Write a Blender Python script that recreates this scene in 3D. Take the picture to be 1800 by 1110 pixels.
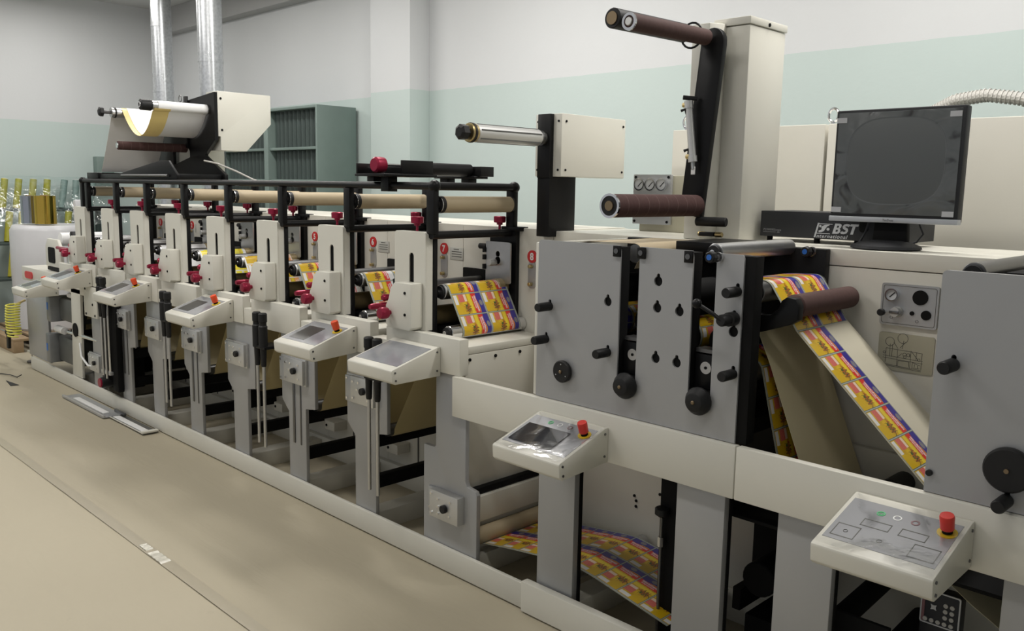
import bpy, bmesh, math, random
from mathutils import Vector, Matrix, noise
random.seed(7)
sc = bpy.context.scene
for o in list(bpy.data.objects): bpy.data.objects.remove(o)
COL = sc.collection
PI = math.pi
# ------------------------------------------------------------------ camera
F = 1524.0
YAW, PIT, ROL = (math.radians(a) for a in (45.108, 8.328, 0.9987))
fwd = Vector((-math.cos(YAW)*math.cos(PIT), math.sin(YAW)*math.cos(PIT), -math.sin(PIT)))
rt = Vector((math.sin(YAW), math.cos(YAW), 0)); up = rt.cross(fwd)
r2 = math.cos(ROL)*rt + math.sin(ROL)*up; u2 = -math.sin(ROL)*rt + math.cos(ROL)*up
cd = bpy.data.cameras.new('camera'); cam = bpy.data.objects.new('camera', cd); COL.objects.link(cam)
cd.sensor_fit = 'HORIZONTAL'; cd.sensor_width = 36; cd.lens = F/1800*36; cd.clip_start = 0.05
M = Matrix((r2, u2, -fwd)).transposed().to_4x4(); M.translation = (0, 0, 1.65)
cam.matrix_world = M; sc.camera = cam
# ------------------------------------------------------------------ world, exposure
w = bpy.data.worlds.new('world'); sc.world = w; w.use_nodes = True
bg = w.node_tree.nodes['Background']; bg.inputs[0].default_value = (0.94, 0.965, 1.0, 1); bg.inputs[1].default_value = 0.34
sc.view_settings.view_transform = 'Standard'; sc.view_settings.look = 'None'
sc.view_settings.gamma = 1; sc.view_settings.use_curve_mapping = False
sc.view_settings.exposure = 0.30
LAMP_POWER = 1.0
LAMPS = [(-9.7, 0.9, 24), (-9.7, 3.3, 22), (-7.2, 0.9, 30), (-7.2, 3.4, 26), (-4.2, 0.9, 34), (-4.2, 3.4, 42), (-1.2, 3.4, 44), (-1.2, 0.9, 15), (-4.2, -1.8, 10), (1.8, 3.4, 14)]
# ------------------------------------------------------------------ materials
class NT:
    def __init__(s, name):
        s.m = bpy.data.materials.new(name); s.m.use_nodes = True; s.t = s.m.node_tree
        s.b = s.t.nodes['Principled BSDF']
    def n(s, k, **kw):
        x = s.t.nodes.new(k)
        for a, v in kw.items(): setattr(x, a, v)
        return x
    def put(s, sock, v):
        if isinstance(v, bpy.types.NodeSocket): s.t.links.new(v, sock)
        elif isinstance(v, (tuple, list)): sock.default_value = tuple(v)+((1,) if len(v) == 3 and len(sock.default_value) == 4 else ())
        else: sock.default_value = v
    def ma(s, op, a, b=None, c=None):
        x = s.n('ShaderNodeMath', operation=op); s.put(x.inputs[0], a)
        if b is not None: s.put(x.inputs[1], b)
        if c is not None: s.put(x.inputs[2], c)
        return x.outputs[0]
    def mix(s, f, a, b):
        x = s.n('ShaderNodeMix', data_type='RGBA'); s.put(x.inputs[0], f); s.put(x.inputs[6], a); s.put(x.inputs[7], b)
        return x.outputs[2]
    def noise(s, vec, scale, det=3, dist=0.0):
        x = s.n('ShaderNodeTexNoise'); x.inputs['Scale'].default_value = scale; x.inputs['Detail'].default_value = det
        x.inputs['Distortion'].default_value = dist
        if vec is not None: s.put(x.inputs['Vector'], vec)
        return x.outputs[0]
    def ramp(s, f, a, b): # smooth 0..1 between a and b
        x = s.n('ShaderNodeMapRange'); s.put(x.inputs[0], f); x.inputs[1].default_value = a; x.inputs[2].default_value = b
        return x.outputs[0]
    def band(s, x, a, b): return s.ma('MULTIPLY', s.ma('GREATER_THAN', x, a), s.ma('LESS_THAN', x, b))
    def bump(s, h, strength, dist=0.01):
        x = s.n('ShaderNodeBump'); x.inputs['Strength'].default_value = strength; x.inputs['Distance'].default_value = dist
        s.put(x.inputs['Height'], h); s.t.links.new(x.outputs[0], s.b.inputs['Normal'])

def mat(name, col, rough=0.5, metal=0.0, var=0.06, scale=6, bump=0.0, bscale=60, spec=0.5, coat=0.0):
    N = NT(name); tc = N.n('ShaderNodeTexCoord').outputs['Object']
    f = N.noise(tc, scale)
    N.put(N.b.inputs['Base Color'], N.mix(f, tuple(c*(1-var) for c in col), tuple(min(1, c*(1+var)) for c in col)))
    N.b.inputs['Roughness'].default_value = rough; N.b.inputs['Metallic'].default_value = metal
    N.b.inputs['Specular IOR Level'].default_value = spec; N.b.inputs['Coat Weight'].default_value = coat
    if bump: N.bump(N.noise(tc, bscale, 4), bump, 0.002)
    return N.m
cream = mat('cream_enamel', (0.66, 0.645, 0.575), 0.38, var=0.02)
cream2 = mat('cream_panel', (0.64, 0.62, 0.55), 0.45, var=0.03)
grey = mat('grey_metallic_paint', (0.375, 0.378, 0.382), 0.36, 0.25, var=0.03)
greylt = mat('light_grey_plate', (0.42, 0.43, 0.44), 0.4, 0.5, var=0.03)
black = mat('black_paint', (0.006, 0.006, 0.0065), 0.4, var=0.2, spec=0.22)
blackm = mat('matt_black', (0.006, 0.006, 0.006), 0.7, var=0.2, spec=0.15)
rubber = mat('black_rubber', (0.012, 0.012, 0.0125), 0.5, var=0.2, spec=0.3)
red = mat('red_anodised', (0.30, 0.012, 0.045), 0.3, 0.45, var=0.08)
estop_red = mat('red_plastic', (0.62, 0.035, 0.025), 0.4, var=0.05)
orange_red = mat('orange_red_plastic', (0.8, 0.08, 0.02), 0.4, var=0.05)
yellow = mat('yellow_plastic', (0.72, 0.50, 0.02), 0.45, var=0.05)
chrome = mat('chrome', (0.75, 0.75, 0.76), 0.16, 1.0, var=0.02)
steel = mat('brushed_steel', (0.52, 0.52, 0.52), 0.35, 1.0, var=0.08, scale=30)
darksteel = mat('dark_steel', (0.16, 0.16, 0.16), 0.35, 0.9, var=0.1)
alu = mat('aluminium', (0.60, 0.60, 0.59), 0.45, 0.75, var=0.05)
dirtysilver = mat('dull_silver_paint', (0.25, 0.26, 0.27), 0.4, 0.5, var=0.15, scale=12)
darkmotor = mat('dark_motor_paint', (0.11, 0.115, 0.11), 0.5, 0.2, var=0.15, scale=10)
brass = mat('brass', (0.50, 0.40, 0.20), 0.32, 0.95, var=0.08)
bronze = mat('bronze_disc', (0.24, 0.18, 0.11), 0.4, 0.8)
kraft = mat('kraft_roller_paper', (0.42, 0.34, 0.22), 0.6, var=0.05)
tan = mat('brown_backing_paper', (0.54, 0.45, 0.24), 0.45, var=0.08)
backing = mat('beige_liner_paper', (0.62, 0.55, 0.36), 0.45, var=0.03)
linerlt = mat('pale_liner_paper', (0.62, 0.58, 0.46), 0.4, var=0.03)
whitepaper = mat('white_paper', (0.82, 0.82, 0.82), 0.5, var=0.02)
yellowpaper = mat('pale_yellow_paper', (0.80, 0.62, 0.24), 0.5, var=0.03)
tanroll = mat('tan_cylinder', (0.26, 0.20, 0.10), 0.35, 0.3, var=0.1)  # tan reflections on the plate cylinder are put into this base colour
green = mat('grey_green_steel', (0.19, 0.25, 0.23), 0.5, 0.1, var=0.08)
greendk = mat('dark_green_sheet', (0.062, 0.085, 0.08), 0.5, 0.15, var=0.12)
bluep = mat('blue_plastic', (0.02, 0.13, 0.5), 0.35)
bluelab = mat('blue_label', (0.03, 0.17, 0.6), 0.5)
badge_red = mat('badge_red', (0.55, 0.02, 0.02), 0.4)
white = mat('white_plastic', (0.78, 0.78, 0.77), 0.4, var=0.02)
ink = mat('dark_ink', (0.10, 0.10, 0.09), 0.6)
plate_pale = mat('pale_notice_plate', (0.50, 0.50, 0.46), 0.5, var=0.04)
plate_beige = mat('beige_sign_plate', (0.40, 0.38, 0.29), 0.4, var=0.03)
film_grey = mat('console_overlay', (0.30, 0.31, 0.335), 0.16, 0.1, var=0.25, scale=9, coat=0.5)
film_grey2 = mat('console_overlay_matt', (0.33, 0.335, 0.35), 0.25, 0.1, var=0.05, coat=0.3)
screen_dark = mat('dark_glass', (0.035, 0.036, 0.042), 0.08, 0.0, var=0.5, scale=8, coat=1.0)
gaugeface = mat('gauge_face', (0.55, 0.56, 0.57), 0.3, var=0.03)
greenmark = mat('green_mark', (0.06, 0.45, 0.16), 0.4)
maroon = mat('maroon_mark', (0.20, 0.09, 0.10), 0.4)
wood = mat('pallet_wood', (0.34, 0.24, 0.14), 0.7, var=0.2, scale=14)
card = mat('cardboard', (0.36, 0.26, 0.16), 0.75, var=0.06)
gold = mat('gold_foil', (0.62, 0.42, 0.08), 0.16, 1.0, var=0.15, scale=5)
silverfoil = mat('silver_foil', (0.42, 0.44, 0.48), 0.15, 1.0, var=0.2, scale=5)
coretube = mat('yellow_green_wrapped_tube', (0.42, 0.38, 0.03), 0.35, var=0.1)
greentube = mat('grey_green_tube', (0.22, 0.30, 0.28), 0.4, var=0.1)
wrapwhite = mat('stretch_wrapped_white', (0.60, 0.60, 0.62), 0.35, var=0.08, scale=4, bump=0.12, bscale=6)
yhose = mat('yellow_hose', (0.70, 0.66, 0.10), 0.35)
greyhose = mat('grey_corrugated_hose', (0.45, 0.44, 0.41), 0.6)
box_grey = mat('dark_grey_box', (0.024, 0.025, 0.028), 0.5, var=0.05, spec=0.3)
logo = mat('pale_print', (0.50, 0.51, 0.53), 0.5, var=0.02)
logodim = mat('dim_print', (0.20, 0.20, 0.21), 0.5)
silverplastic = mat('silver_plastic', (0.45, 0.47, 0.50), 0.35, 0.3, var=0.02)

def brown_roller():
    N = NT('brown_grip_sleeve'); tc = N.n('ShaderNodeTexCoord').outputs['Object']
    sep = N.n('ShaderNodeSeparateXYZ'); N.put(sep.inputs[0], tc)
    ang = N.ma('ARCTAN2', N.ma('SUBTRACT', sep.outputs[2], 0), N.ma('SUBTRACT', sep.outputs[0], 0))
    h = N.ma('FRACT', N.ma('ADD', N.ma('MULTIPLY', sep.outputs[1], 17.0), N.ma('MULTIPLY', sep.outputs[0], 2.2)))
    line = N.ma('LESS_THAN', h, 0.03)
    f = N.noise(tc, 90, 3)
    base = N.mix(f, (0.052, 0.024, 0.022), (0.085, 0.042, 0.038))
    N.put(N.b.inputs['Base Color'], N.mix(line, base, (0.15, 0.10, 0.09)))
    N.b.inputs['Roughness'].default_value = 0.8; N.b.inputs['Specular IOR Level'].default_value = 0.3
    N.bump(f, 0.4, 0.001)
    return N.m
brown = brown_roller()
brown_plain = mat('brown_smooth_sleeve', (0.072, 0.038, 0.034), 0.75, var=0.15, scale=60, bump=0.3, spec=0.3)

def galvanised():
    N = NT('galvanised_duct'); tc = N.n('ShaderNodeTexCoord').outputs['Object']
    v = N.n('ShaderNodeTexVoronoi'); v.inputs['Scale'].default_value = 40; N.put(v.inputs['Vector'], tc)
    f = N.noise(tc, 5, 3)
    N.put(N.b.inputs['Base Color'], N.mix(v.outputs['Distance'], (0.50, 0.52, 0.54), (0.68, 0.70, 0.72)))
    N.b.inputs['Metallic'].default_value = 0.9; N.put(N.b.inputs['Roughness'], N.ma('MULTIPLY_ADD', f, 0.2, 0.2))
    return N.m
galv = galvanised()

def paper_floor():
    N = NT('kraft_paper_sheet'); tc = N.n('ShaderNodeTexCoord').outputs['Object']
    f = N.noise(tc, 0.9, 4, 0.4); g = N.noise(tc, 40, 3)
    mp = N.n('ShaderNodeMapping'); mp.inputs['Scale'].default_value = (1.1, 5.0, 1); mp.inputs['Rotation'].default_value = (0, 0, 0.5); N.put(mp.inputs[0], tc)
    h = N.noise(mp.outputs[0], 1.6, 3, 0.8)
    c = N.mix(f, (0.405, 0.360, 0.265), (0.450, 0.405, 0.303))
    c = N.mix(N.ma('MULTIPLY', g, 0.12), c, (0.36, 0.31, 0.24))
    st = N.ramp(N.noise(tc, 7, 5), 0.70, 0.78)
    c = N.mix(N.ma('MULTIPLY', st, 0.25), c, (0.26, 0.22, 0.17))
    N.put(N.b.inputs['Base Color'], c); N.b.inputs['Roughness'].default_value = 0.55
    N.b.inputs['Specular IOR Level'].default_value = 0.35
    N.bump(h, 0.08, 0.05)
    return N.m
paperfloor = paper_floor()

def wallmat(name, zline, slope=0.0, axis=0):
    N = NT(name); g = N.n('ShaderNodeNewGeometry').outputs['Position']
    sep = N.n('ShaderNodeSeparateXYZ'); N.put(sep.inputs[0], g)
    e = N.ma('MULTIPLY_ADD', N.noise(g, 8, 2), 0.012, zline-0.006)
    up_ = N.ma('GREATER_THAN', sep.outputs[2], e)
    f = N.noise(g, 0.8, 3)
    wht = N.mix(f, (0.63, 0.645, 0.655), (0.68, 0.69, 0.70))
    mint = N.mix(f, (0.52, 0.605, 0.585), (0.56, 0.64, 0.62))
    N.put(N.b.inputs['Base Color'], N.mix(up_, mint, wht)); N.b.inputs['Roughness'].default_value = 0.6
    N.b.inputs['Specular IOR Level'].default_value = 0.3
    N.bump(N.noise(g, 30, 4), 0.08, 0.01)
    return N.m
wall_b = wallmat('wall_paint_back', 2.485); wall_l = wallmat('wall_paint_end', 2.34)
ceilm = mat('ceiling_paint', (0.62, 0.62, 0.62), 0.8, var=0.03)
soffm = mat('soffit_paint', (0.42, 0.42, 0.42), 0.8, var=0.03)
floorm = mat('concrete_floor', (0.20, 0.17, 0.13), 0.7, var=0.15, scale=2)

def clear_film(name, strength, rough=0.12, tint=(0.9, 0.95, 0.95), ns=9, lo=0.3, hi=0.75, bs=0.8):
    N = NT(name); tc = N.n('ShaderNodeTexCoord').outputs['Object']
    tr = N.n('ShaderNodeBsdfTransparent'); gl = N.n('ShaderNodeBsdfGlossy')
    tr.inputs[0].default_value = (*tint, 1)
    gl.inputs['Roughness'].default_value = rough; gl.inputs['Color'].default_value = (0.9, 0.9, 0.9, 1)
    ms = N.n('ShaderNodeMixShader'); h = N.noise(tc, ns, 3, 1.5)
    bp = N.n('ShaderNodeBump'); bp.inputs['Strength'].default_value = bs; bp.inputs['Distance'].default_value = 0.03
    N.put(bp.inputs['Height'], h); N.t.links.new(bp.outputs[0], gl.inputs['Normal'])
    N.put(ms.inputs[0], N.ma('MULTIPLY', N.ramp(h, lo, hi), strength))
    N.t.links.new(tr.outputs[0], ms.inputs[1]); N.t.links.new(gl.outputs[0], ms.inputs[2])
    N.t.links.new(ms.outputs[0], N.t.nodes['Material Output'].inputs[0])
    return N.m
plasticfilm = clear_film('clear_plastic_film', 0.32)
filmclear = clear_film('console_protective_film', 0.22, 0.10, (0.98, 0.98, 0.98), 5, 0.48, 0.62, 0.10)
tapem = mat('tape_over_paper', (0.375, 0.335, 0.25), 0.33, var=0.05, scale=9, bump=0.5, bscale=14)
tapeshine = mat('shiny_tape', (0.60, 0.58, 0.50), 0.15, var=0.25, scale=40, bump=1.0, bscale=60)

def label_print(name, stage):
    """printed labels, two across; stage 0 plain white .. 4 all inks"""
    N = NT(name); uv = N.n('ShaderNodeUVMap').outputs[0]
    sep = N.n('ShaderNodeSeparateXYZ'); N.put(sep.inputs[0], uv)
    U, V = sep.outputs[0], sep.outputs[1]
    u, v = N.ma('FRACT', U), N.ma('FRACT', V)
    def rect(u0, u1, v0, v1): return N.ma('MULTIPLY', N.band(u, u0, u1), N.band(v, v0, v1))
    def over(c, mask, col): return N.mix(mask, c, col)
    W = (0.72, 0.72, 0.72)
    loc = N.n('ShaderNodeCombineXYZ'); N.put(loc.inputs[0], u); N.put(loc.inputs[1], v)
    L = loc.outputs[0]
    nz = N.noise(L, 7, 3); fine = N.noise(L, 26, 2)
    inside = rect(0.03, 0.97, 0.03, 0.97)
    c = W if stage < 3 else (0.40, 0.43, 0.40)
    if stage >= 1:
        yl = N.mix(N.ramp(nz, 0.35, 0.65), (0.70, 0.47, 0.015), (0.55, 0.32, 0.01))
        if stage == 1: yl = (0.82, 0.72, 0.05)
        c = over(c, inside, yl)
        c = over(c, rect(0.50, 0.60, 0.03, 0.97), (0.76, 0.57, 0.03))
        c = over(c, rect(0.05, 0.26, 0.55, 0.97), (0.62, 0.40, 0.01) if stage > 1 else (0.80, 0.66, 0.03))
        c = over(c, rect(0.38, 0.46, 0.05, 0.38), (0.80, 0.62, 0.50) if stage > 1 else W)
        if stage < 4: c = over(c, rect(0.66, 0.97, 0.03, 0.97), W)
    if stage >= 2:
        rd = (0.66, 0.03, 0.02) if stage > 2 else (0.80, 0.22, 0.10)
        c = over(c, rect(0.20, 0.38, 0.04, 0.40), N.mix(fine, (0.72, 0.20, 0.15), (0.55, 0.09, 0.08)))
        edge = N.ma('ADD', u, N.ma('MULTIPLY', N.ma('SUBTRACT', fine, 0.5), 0.08))
        c = over(c, N.ma('MULTIPLY', N.band(edge, 0.63, 0.80), N.band(v, 0.03, 0.97)), rd if stage > 2 else (0.82, 0.35, 0.12))
        # two runs of white lettering along the red band
        let = N.ma('GREATER_THAN', N.noise(loc.outputs[0], 60, 0), 0.47)
        c = over(c, N.ma('MULTIPLY', rect(0.665, 0.70, 0.18, 0.74), let), W)
        c = over(c, N.ma('MULTIPLY', rect(0.72, 0.775, 0.14, 0.90), N.ma('GREATER_THAN', N.noise(loc.outputs[0], 48, 0), 0.45)), W)
    c = over(c, rect(0.05, 0.155, 0.06, 0.50), W) if stage >= 1 else c
    if stage >= 3:
        blob = N.ma('ADD', N.ma('POWER', N.ma('DIVIDE', N.ma('SUBTRACT', u, 0.42), 0.10), 2.0), N.ma('POWER', N.ma('DIVIDE', N.ma('SUBTRACT', v, 0.68), 0.26), 2.0))
        bm_ = N.ma('LESS_THAN', N.ma('ADD', blob, N.ma('MULTIPLY', N.ma('SUBTRACT', N.noise(L, 14, 2), 0.5), 5.0)), 0.75)
        c = over(c, bm_, N.mix(N.ramp(N.noise(L, 12, 1), 0.45, 0.55), (0.03, 0.09, 0.02), (0.42, 0.10, 0.02)))
    if stage >= 4:
        be = N.ma('ADD', u, N.ma('MULTIPLY', N.ma('SINE', N.ma('MULTIPLY', v, 6.28)), 0.02))
        c = over(c, N.ma('MULTIPLY', N.ma('GREATER_THAN', be, 0.805), inside), (0.035, 0.025, 0.26))
        eb = N.ma('ADD', N.ma('POWER', N.ma('DIVIDE', N.ma('SUBTRACT', u, 0.90), 0.055), 2.0), N.ma('POWER', N.ma('DIVIDE', N.ma('SUBTRACT', v, 0.50), 0.13), 2.0))
        c = over(c, N.ma('LESS_THAN', eb, 1.0), N.mix(fine, (0.10, 0.10, 0.26), (0.34, 0.33, 0.20)))
    if stage >= 3:
        rim = N.ma('SUBTRACT', rect(0.012, 0.988, 0.016, 0.984), rect(0.024, 0.976, 0.036, 0.964))
        c = over(c, rim, (0.10, 0.13, 0.11))
    N.put(N.b.inputs['Base Color'], c); N.b.inputs['Roughness'].default_value = 0.28
    N.b.inputs['Coat Weight'].default_value = 0.2
    return N.m
PRINT = [label_print('label_stock_%s' % k, i) for i, k in enumerate(('white', 'yellow', 'yellow_red', 'three_colour', 'full_colour'))]

def half_stripped():
    return None

# ------------------------------------------------------------------ geometry helpers
ORG = {}
def circ(cx, cy, r, n=16, a0=0.0, a1=2*PI): 
    return [(cx+r*math.cos(a0+(a1-a0)*i/n), cy+r*math.sin(a0+(a1-a0)*i/n)) for i in range(n if abs(a1-a0-2*PI) < 1e-6 else n+1)]
def rr(x0, x1, y0, y1, r, n=4, k='1111'): # rounded rect, corners: bl br tr tl
    p = []
    for i, (cx, cy, a, px, py) in enumerate(((x0+r, y0+r, PI, x0, y0), (x1-r, y0+r, 1.5*PI, x1, y0), (x1-r, y1-r, 0, x1, y1), (x0+r, y1-r, .5*PI, x0, y1))):
        if k[i] == '1': p += [(cx+r*math.cos(a+.5*PI*j/n), cy+r*math.sin(a+.5*PI*j/n)) for j in range(n+1)]
        else: p.append((px, py))
    return p
def ax3(axis, p, t): return Vector((p[0], t, p[1])) if axis == 'y' else Vector((t, p[0], p[1])) if axis == 'x' else Vector((p[0], p[1], t))
class B:
    def __init__(s): s.bm = bmesh.new(); s.uv = None
    def _bev(s, verts, bev, seg=2):
        if bev <= 0: return
        es = list({e for v in verts for e in v.link_edges if len(e.link_faces) == 2 and e.calc_face_angle(0) > 0.6})
        if es: bmesh.ops.bevel(s.bm, geom=es, offset=bev, segments=seg, affect='EDGES', clamp_overlap=True, profile=0.5)
    def box(s, x0, x1, y0, y1, z0, z1, bev=0.0):
        r = bmesh.ops.create_cube(s.bm, size=1.0)['verts']
        for v in r: v.co = Vector(((x0+x1)/2+v.co.x*(x1-x0), (y0+y1)/2+v.co.y*(y1-y0), (z0+z1)/2+v.co.z*(z1-z0)))
        s._bev(r, bev); return s
    def prism(s, pts, axis, a, b, bev=0.0, holes=()):
        bm = s.bm
        if not holes:
            va = [bm.verts.new(ax3(axis, p, a)) for p in pts]; vb = [bm.verts.new(ax3(axis, p, b)) for p in pts]
            n = len(pts); bm.faces.new(va); bm.faces.new(vb[::-1])
            for i in range(n): bm.faces.new((va[i], vb[i], vb[(i+1) % n], va[(i+1) % n]))
            fs = list({f for v in va+vb for f in v.link_faces}); bmesh.ops.recalc_face_normals(bm, faces=fs)
            s._bev(va+vb, bev)
        else:
            es = []; allv = []
            for loop in [pts]+list(holes):
                vs = [bm.verts.new(ax3(axis, p, a)) for p in loop]; allv += vs
                es += [bm.edges.new((vs[i], vs[(i+1) % len(vs)])) for i in range(len(vs))]
            g = bmesh.ops.triangle_fill(bm, use_beauty=True, use_dissolve=False, edges=es)
            fs = [f for f in g['geom'] if isinstance(f, bmesh.types.BMFace)]
            e = bmesh.ops.extrude_face_region(bm, geom=fs)
            nv = [x for x in e['geom'] if isinstance(x, bmesh.types.BMVert)]
            d = ax3(axis, (0, 0), b-a)
            bmesh.ops.translate(bm, vec=d, verts=nv)
            bmesh.ops.recalc_face_normals(bm, faces=list({f for v in allv+nv for f in v.link_faces}))
        return s
    def rev(s, p0, p1, prof, n=20): # surface of revolution: prof = [(radius, t in 0..1)]
        p0 = Vector(p0); p1 = Vector(p1); d = p1-p0; L = d.normalized()
        a = L.orthogonal().normalized(); b = L.cross(a); rings = []
        for r, t in prof:
            c = p0+d*t
            rings.append([s.bm.verts.new(c)] if r < 1e-6 else [s.bm.verts.new(c+r*(math.cos(2*PI*i/n)*a+math.sin(2*PI*i/n)*b)) for i in range(n)])
        fs = []
        for A, C in zip(rings, rings[1:]):
            for i in range(n):
                j = (i+1) % n
                q = [A[0] if len(A) == 1 else A[i], C[0] if len(C) == 1 else C[i], C[0] if len(C) == 1 else C[j], A[0] if len(A) == 1 else A[j]]
                q2 = []
                for x in q:
                    if x not in q2: q2.append(x)
                if len(q2) > 2: fs.append(s.bm.faces.new(q2))
        for R_, f in ((rings[0], 1), (rings[-1], 0)):
            if len(R_) > 2: fs.append(s.bm.faces.new(R_ if f else R_[::-1]))
        bmesh.ops.recalc_face_normals(s.bm, faces=fs)
        return s
    def cyl(s, p0, p1, r, n=20, ch=0.0):
        if ch:
            t = ch/max(1e-6, (Vector(p1)-Vector(p0)).length)
            return s.rev(p0, p1, [(r-ch, 0), (r, t), (r, 1-t), (r-ch, 1)], n)
        return s.rev(p0, p1, [(r, 0), (r, 1)], n)
    def ring(s, p0, p1, ro, ri, n=24): 
        p0 = Vector(p0); p1 = Vector(p1)
        return s.rev(p0, p1, [(ri, 0), (ro, 0), (ro, 1), (ri, 1), (ri, 0)], n) if False else s._ring(p0, p1, ro, ri, n)
    def _ring(s, p0, p1, ro, ri, n):
        d = p1-p0; L = d.normalized(); a = L.orthogonal().normalized(); b = L.cross(a)
        rs = [[s.bm.verts.new(p+r*(math.cos(2*PI*i/n)*a+math.sin(2*PI*i/n)*b)) for i in range(n)] for p, r in ((p0, ri), (p0, ro), (p1, ro), (p1, ri))]
        fs = []
        for k in range(4):
            A, C = rs[k], rs[(k+1) % 4]
            for i in range(n): fs.append(s.bm.faces.new((A[i], A[(i+1) % n], C[(i+1) % n], C[i])))
        bmesh.ops.recalc_face_normals(s.bm, faces=fs); return s
    def sph(s, c, r, n=14):
        return s.rev((c[0], c[1]-r, c[2]), (c[0], c[1]+r, c[2]), [(r*math.sin(PI*i/8), .5-.5*math.cos(PI*i/8)) for i in range(9)], n)
    def tube(s, path, r, n=8):
        P = [Vector(p) for p in path]; rings = []; a = None
        for i, p in enumerate(P):
            t = (P[min(i+1, len(P)-1)]-P[max(i-1, 0)]).normalized()
            a = t.orthogonal().normalized() if a is None else (a-t*a.dot(t)).normalized()
            b = t.cross(a)
            rings.append([s.bm.verts.new(p+r*(math.cos(2*PI*j/n)*a+math.sin(2*PI*j/n)*b)) for j in range(n)])
        fs = [s.bm.faces.new((A[j], A[(j+1) % n], C[(j+1) % n], C[j])) for A, C in zip(rings, rings[1:]) for j in range(n)]
        fs += [s.bm.faces.new(rings[0][::-1]), s.bm.faces.new(rings[-1])]
        bmesh.ops.recalc_face_normals(s.bm, faces=fs); return s
    def beam(s, p0, p1, w, h, bev=0.0): # rectangular bar between two points; h across the up direction
        p0 = Vector(p0); p1 = Vector(p1); t = (p1-p0).normalized(); sd = t.cross(Vector((0, 0, 1)))
        sd = sd.normalized() if sd.length > 1e-4 else Vector((1, 0, 0)); u_ = sd.cross(t)
        r = bmesh.ops.create_cube(s.bm, size=1.0)['verts']; m = (p0+p1)/2; L = (p1-p0).length
        for v in r: v.co = m+t*v.co.x*L+sd*v.co.y*w+u_*v.co.z*h
        s._bev(r, bev); return s
    def mesh(s, me, mtx):
        b2 = bmesh.new(); b2.from_mesh(me); b2.transform(mtx); tmp = bpy.data.meshes.new('t'); b2.to_mesh(tmp); b2.free(); s.bm.from_mesh(tmp); return s
    def build(s, name, m, parent=None, smooth=28, label=None):
        me = bpy.data.meshes.new(name); o = bpy.data.objects.new(name, me); COL.objects.link(o)
        if parent is not None:
            off = ORG[parent]; o.parent = parent
        else:
            xs = [v.co for v in s.bm.verts]
            off = Vector(((min(c.x for c in xs)+max(c.x for c in xs))/2, (min(c.y for c in xs)+max(c.y for c in xs))/2, min(c.z for c in xs)))
            o.location = off
        ORG[o] = off.copy()
        bmesh.ops.translate(s.bm, vec=-off, verts=s.bm.verts)
        s.bm.to_mesh(me); s.bm.free()
        for x in (m if isinstance(m, (list, tuple)) else [m]): me.materials.append(x)
        me.shade_smooth(); me.set_sharp_from_angle(angle=math.radians(smooth))
        if label: o['label'] = label
        return o
def thing(name, label, cat, loc, group=None):
    o = bpy.data.objects.new(name, None); COL.objects.link(o); o.location = loc; o.empty_display_size = 0.1
    ORG[o] = Vector(loc); return tag(o, label, cat, group)
def tag(o, label, cat, group=None):
    o['label'] = label; o['category'] = cat
    if group: o['group'] = group
    return o
def struct(o): o['kind'] = 'structure'; return o
def text(s, size, shear=0.0, bold=0.0, sp=1.0):
    cu = bpy.data.curves.new('t', 'FONT'); cu.body = s; cu.size = size; cu.shear = shear; cu.offset = bold; cu.extrude = 0.0004; cu.space_character = sp
    cu.align_x = 'LEFT'; o = bpy.data.objects.new('t', cu); COL.objects.link(o)
    dg = bpy.context.evaluated_depsgraph_get(); me = bpy.data.meshes.new_from_object(o.evaluated_get(dg))
    bpy.data.objects.remove(o); return me
def face_y(x, y, z): # text frame on a plane facing -Y
    return Matrix(((1, 0, 0, x), (0, 0, -1, y), (0, 1, 0, z), (0, 0, 0, 1)))
def arc(cx, cz, r, a0, a1, n=8): # degrees
    return [(cx+r*math.cos(math.radians(a0+(a1-a0)*i/n)), cz+r*math.sin(math.radians(a0+(a1-a0)*i/n))) for i in range(n+1)]
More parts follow.
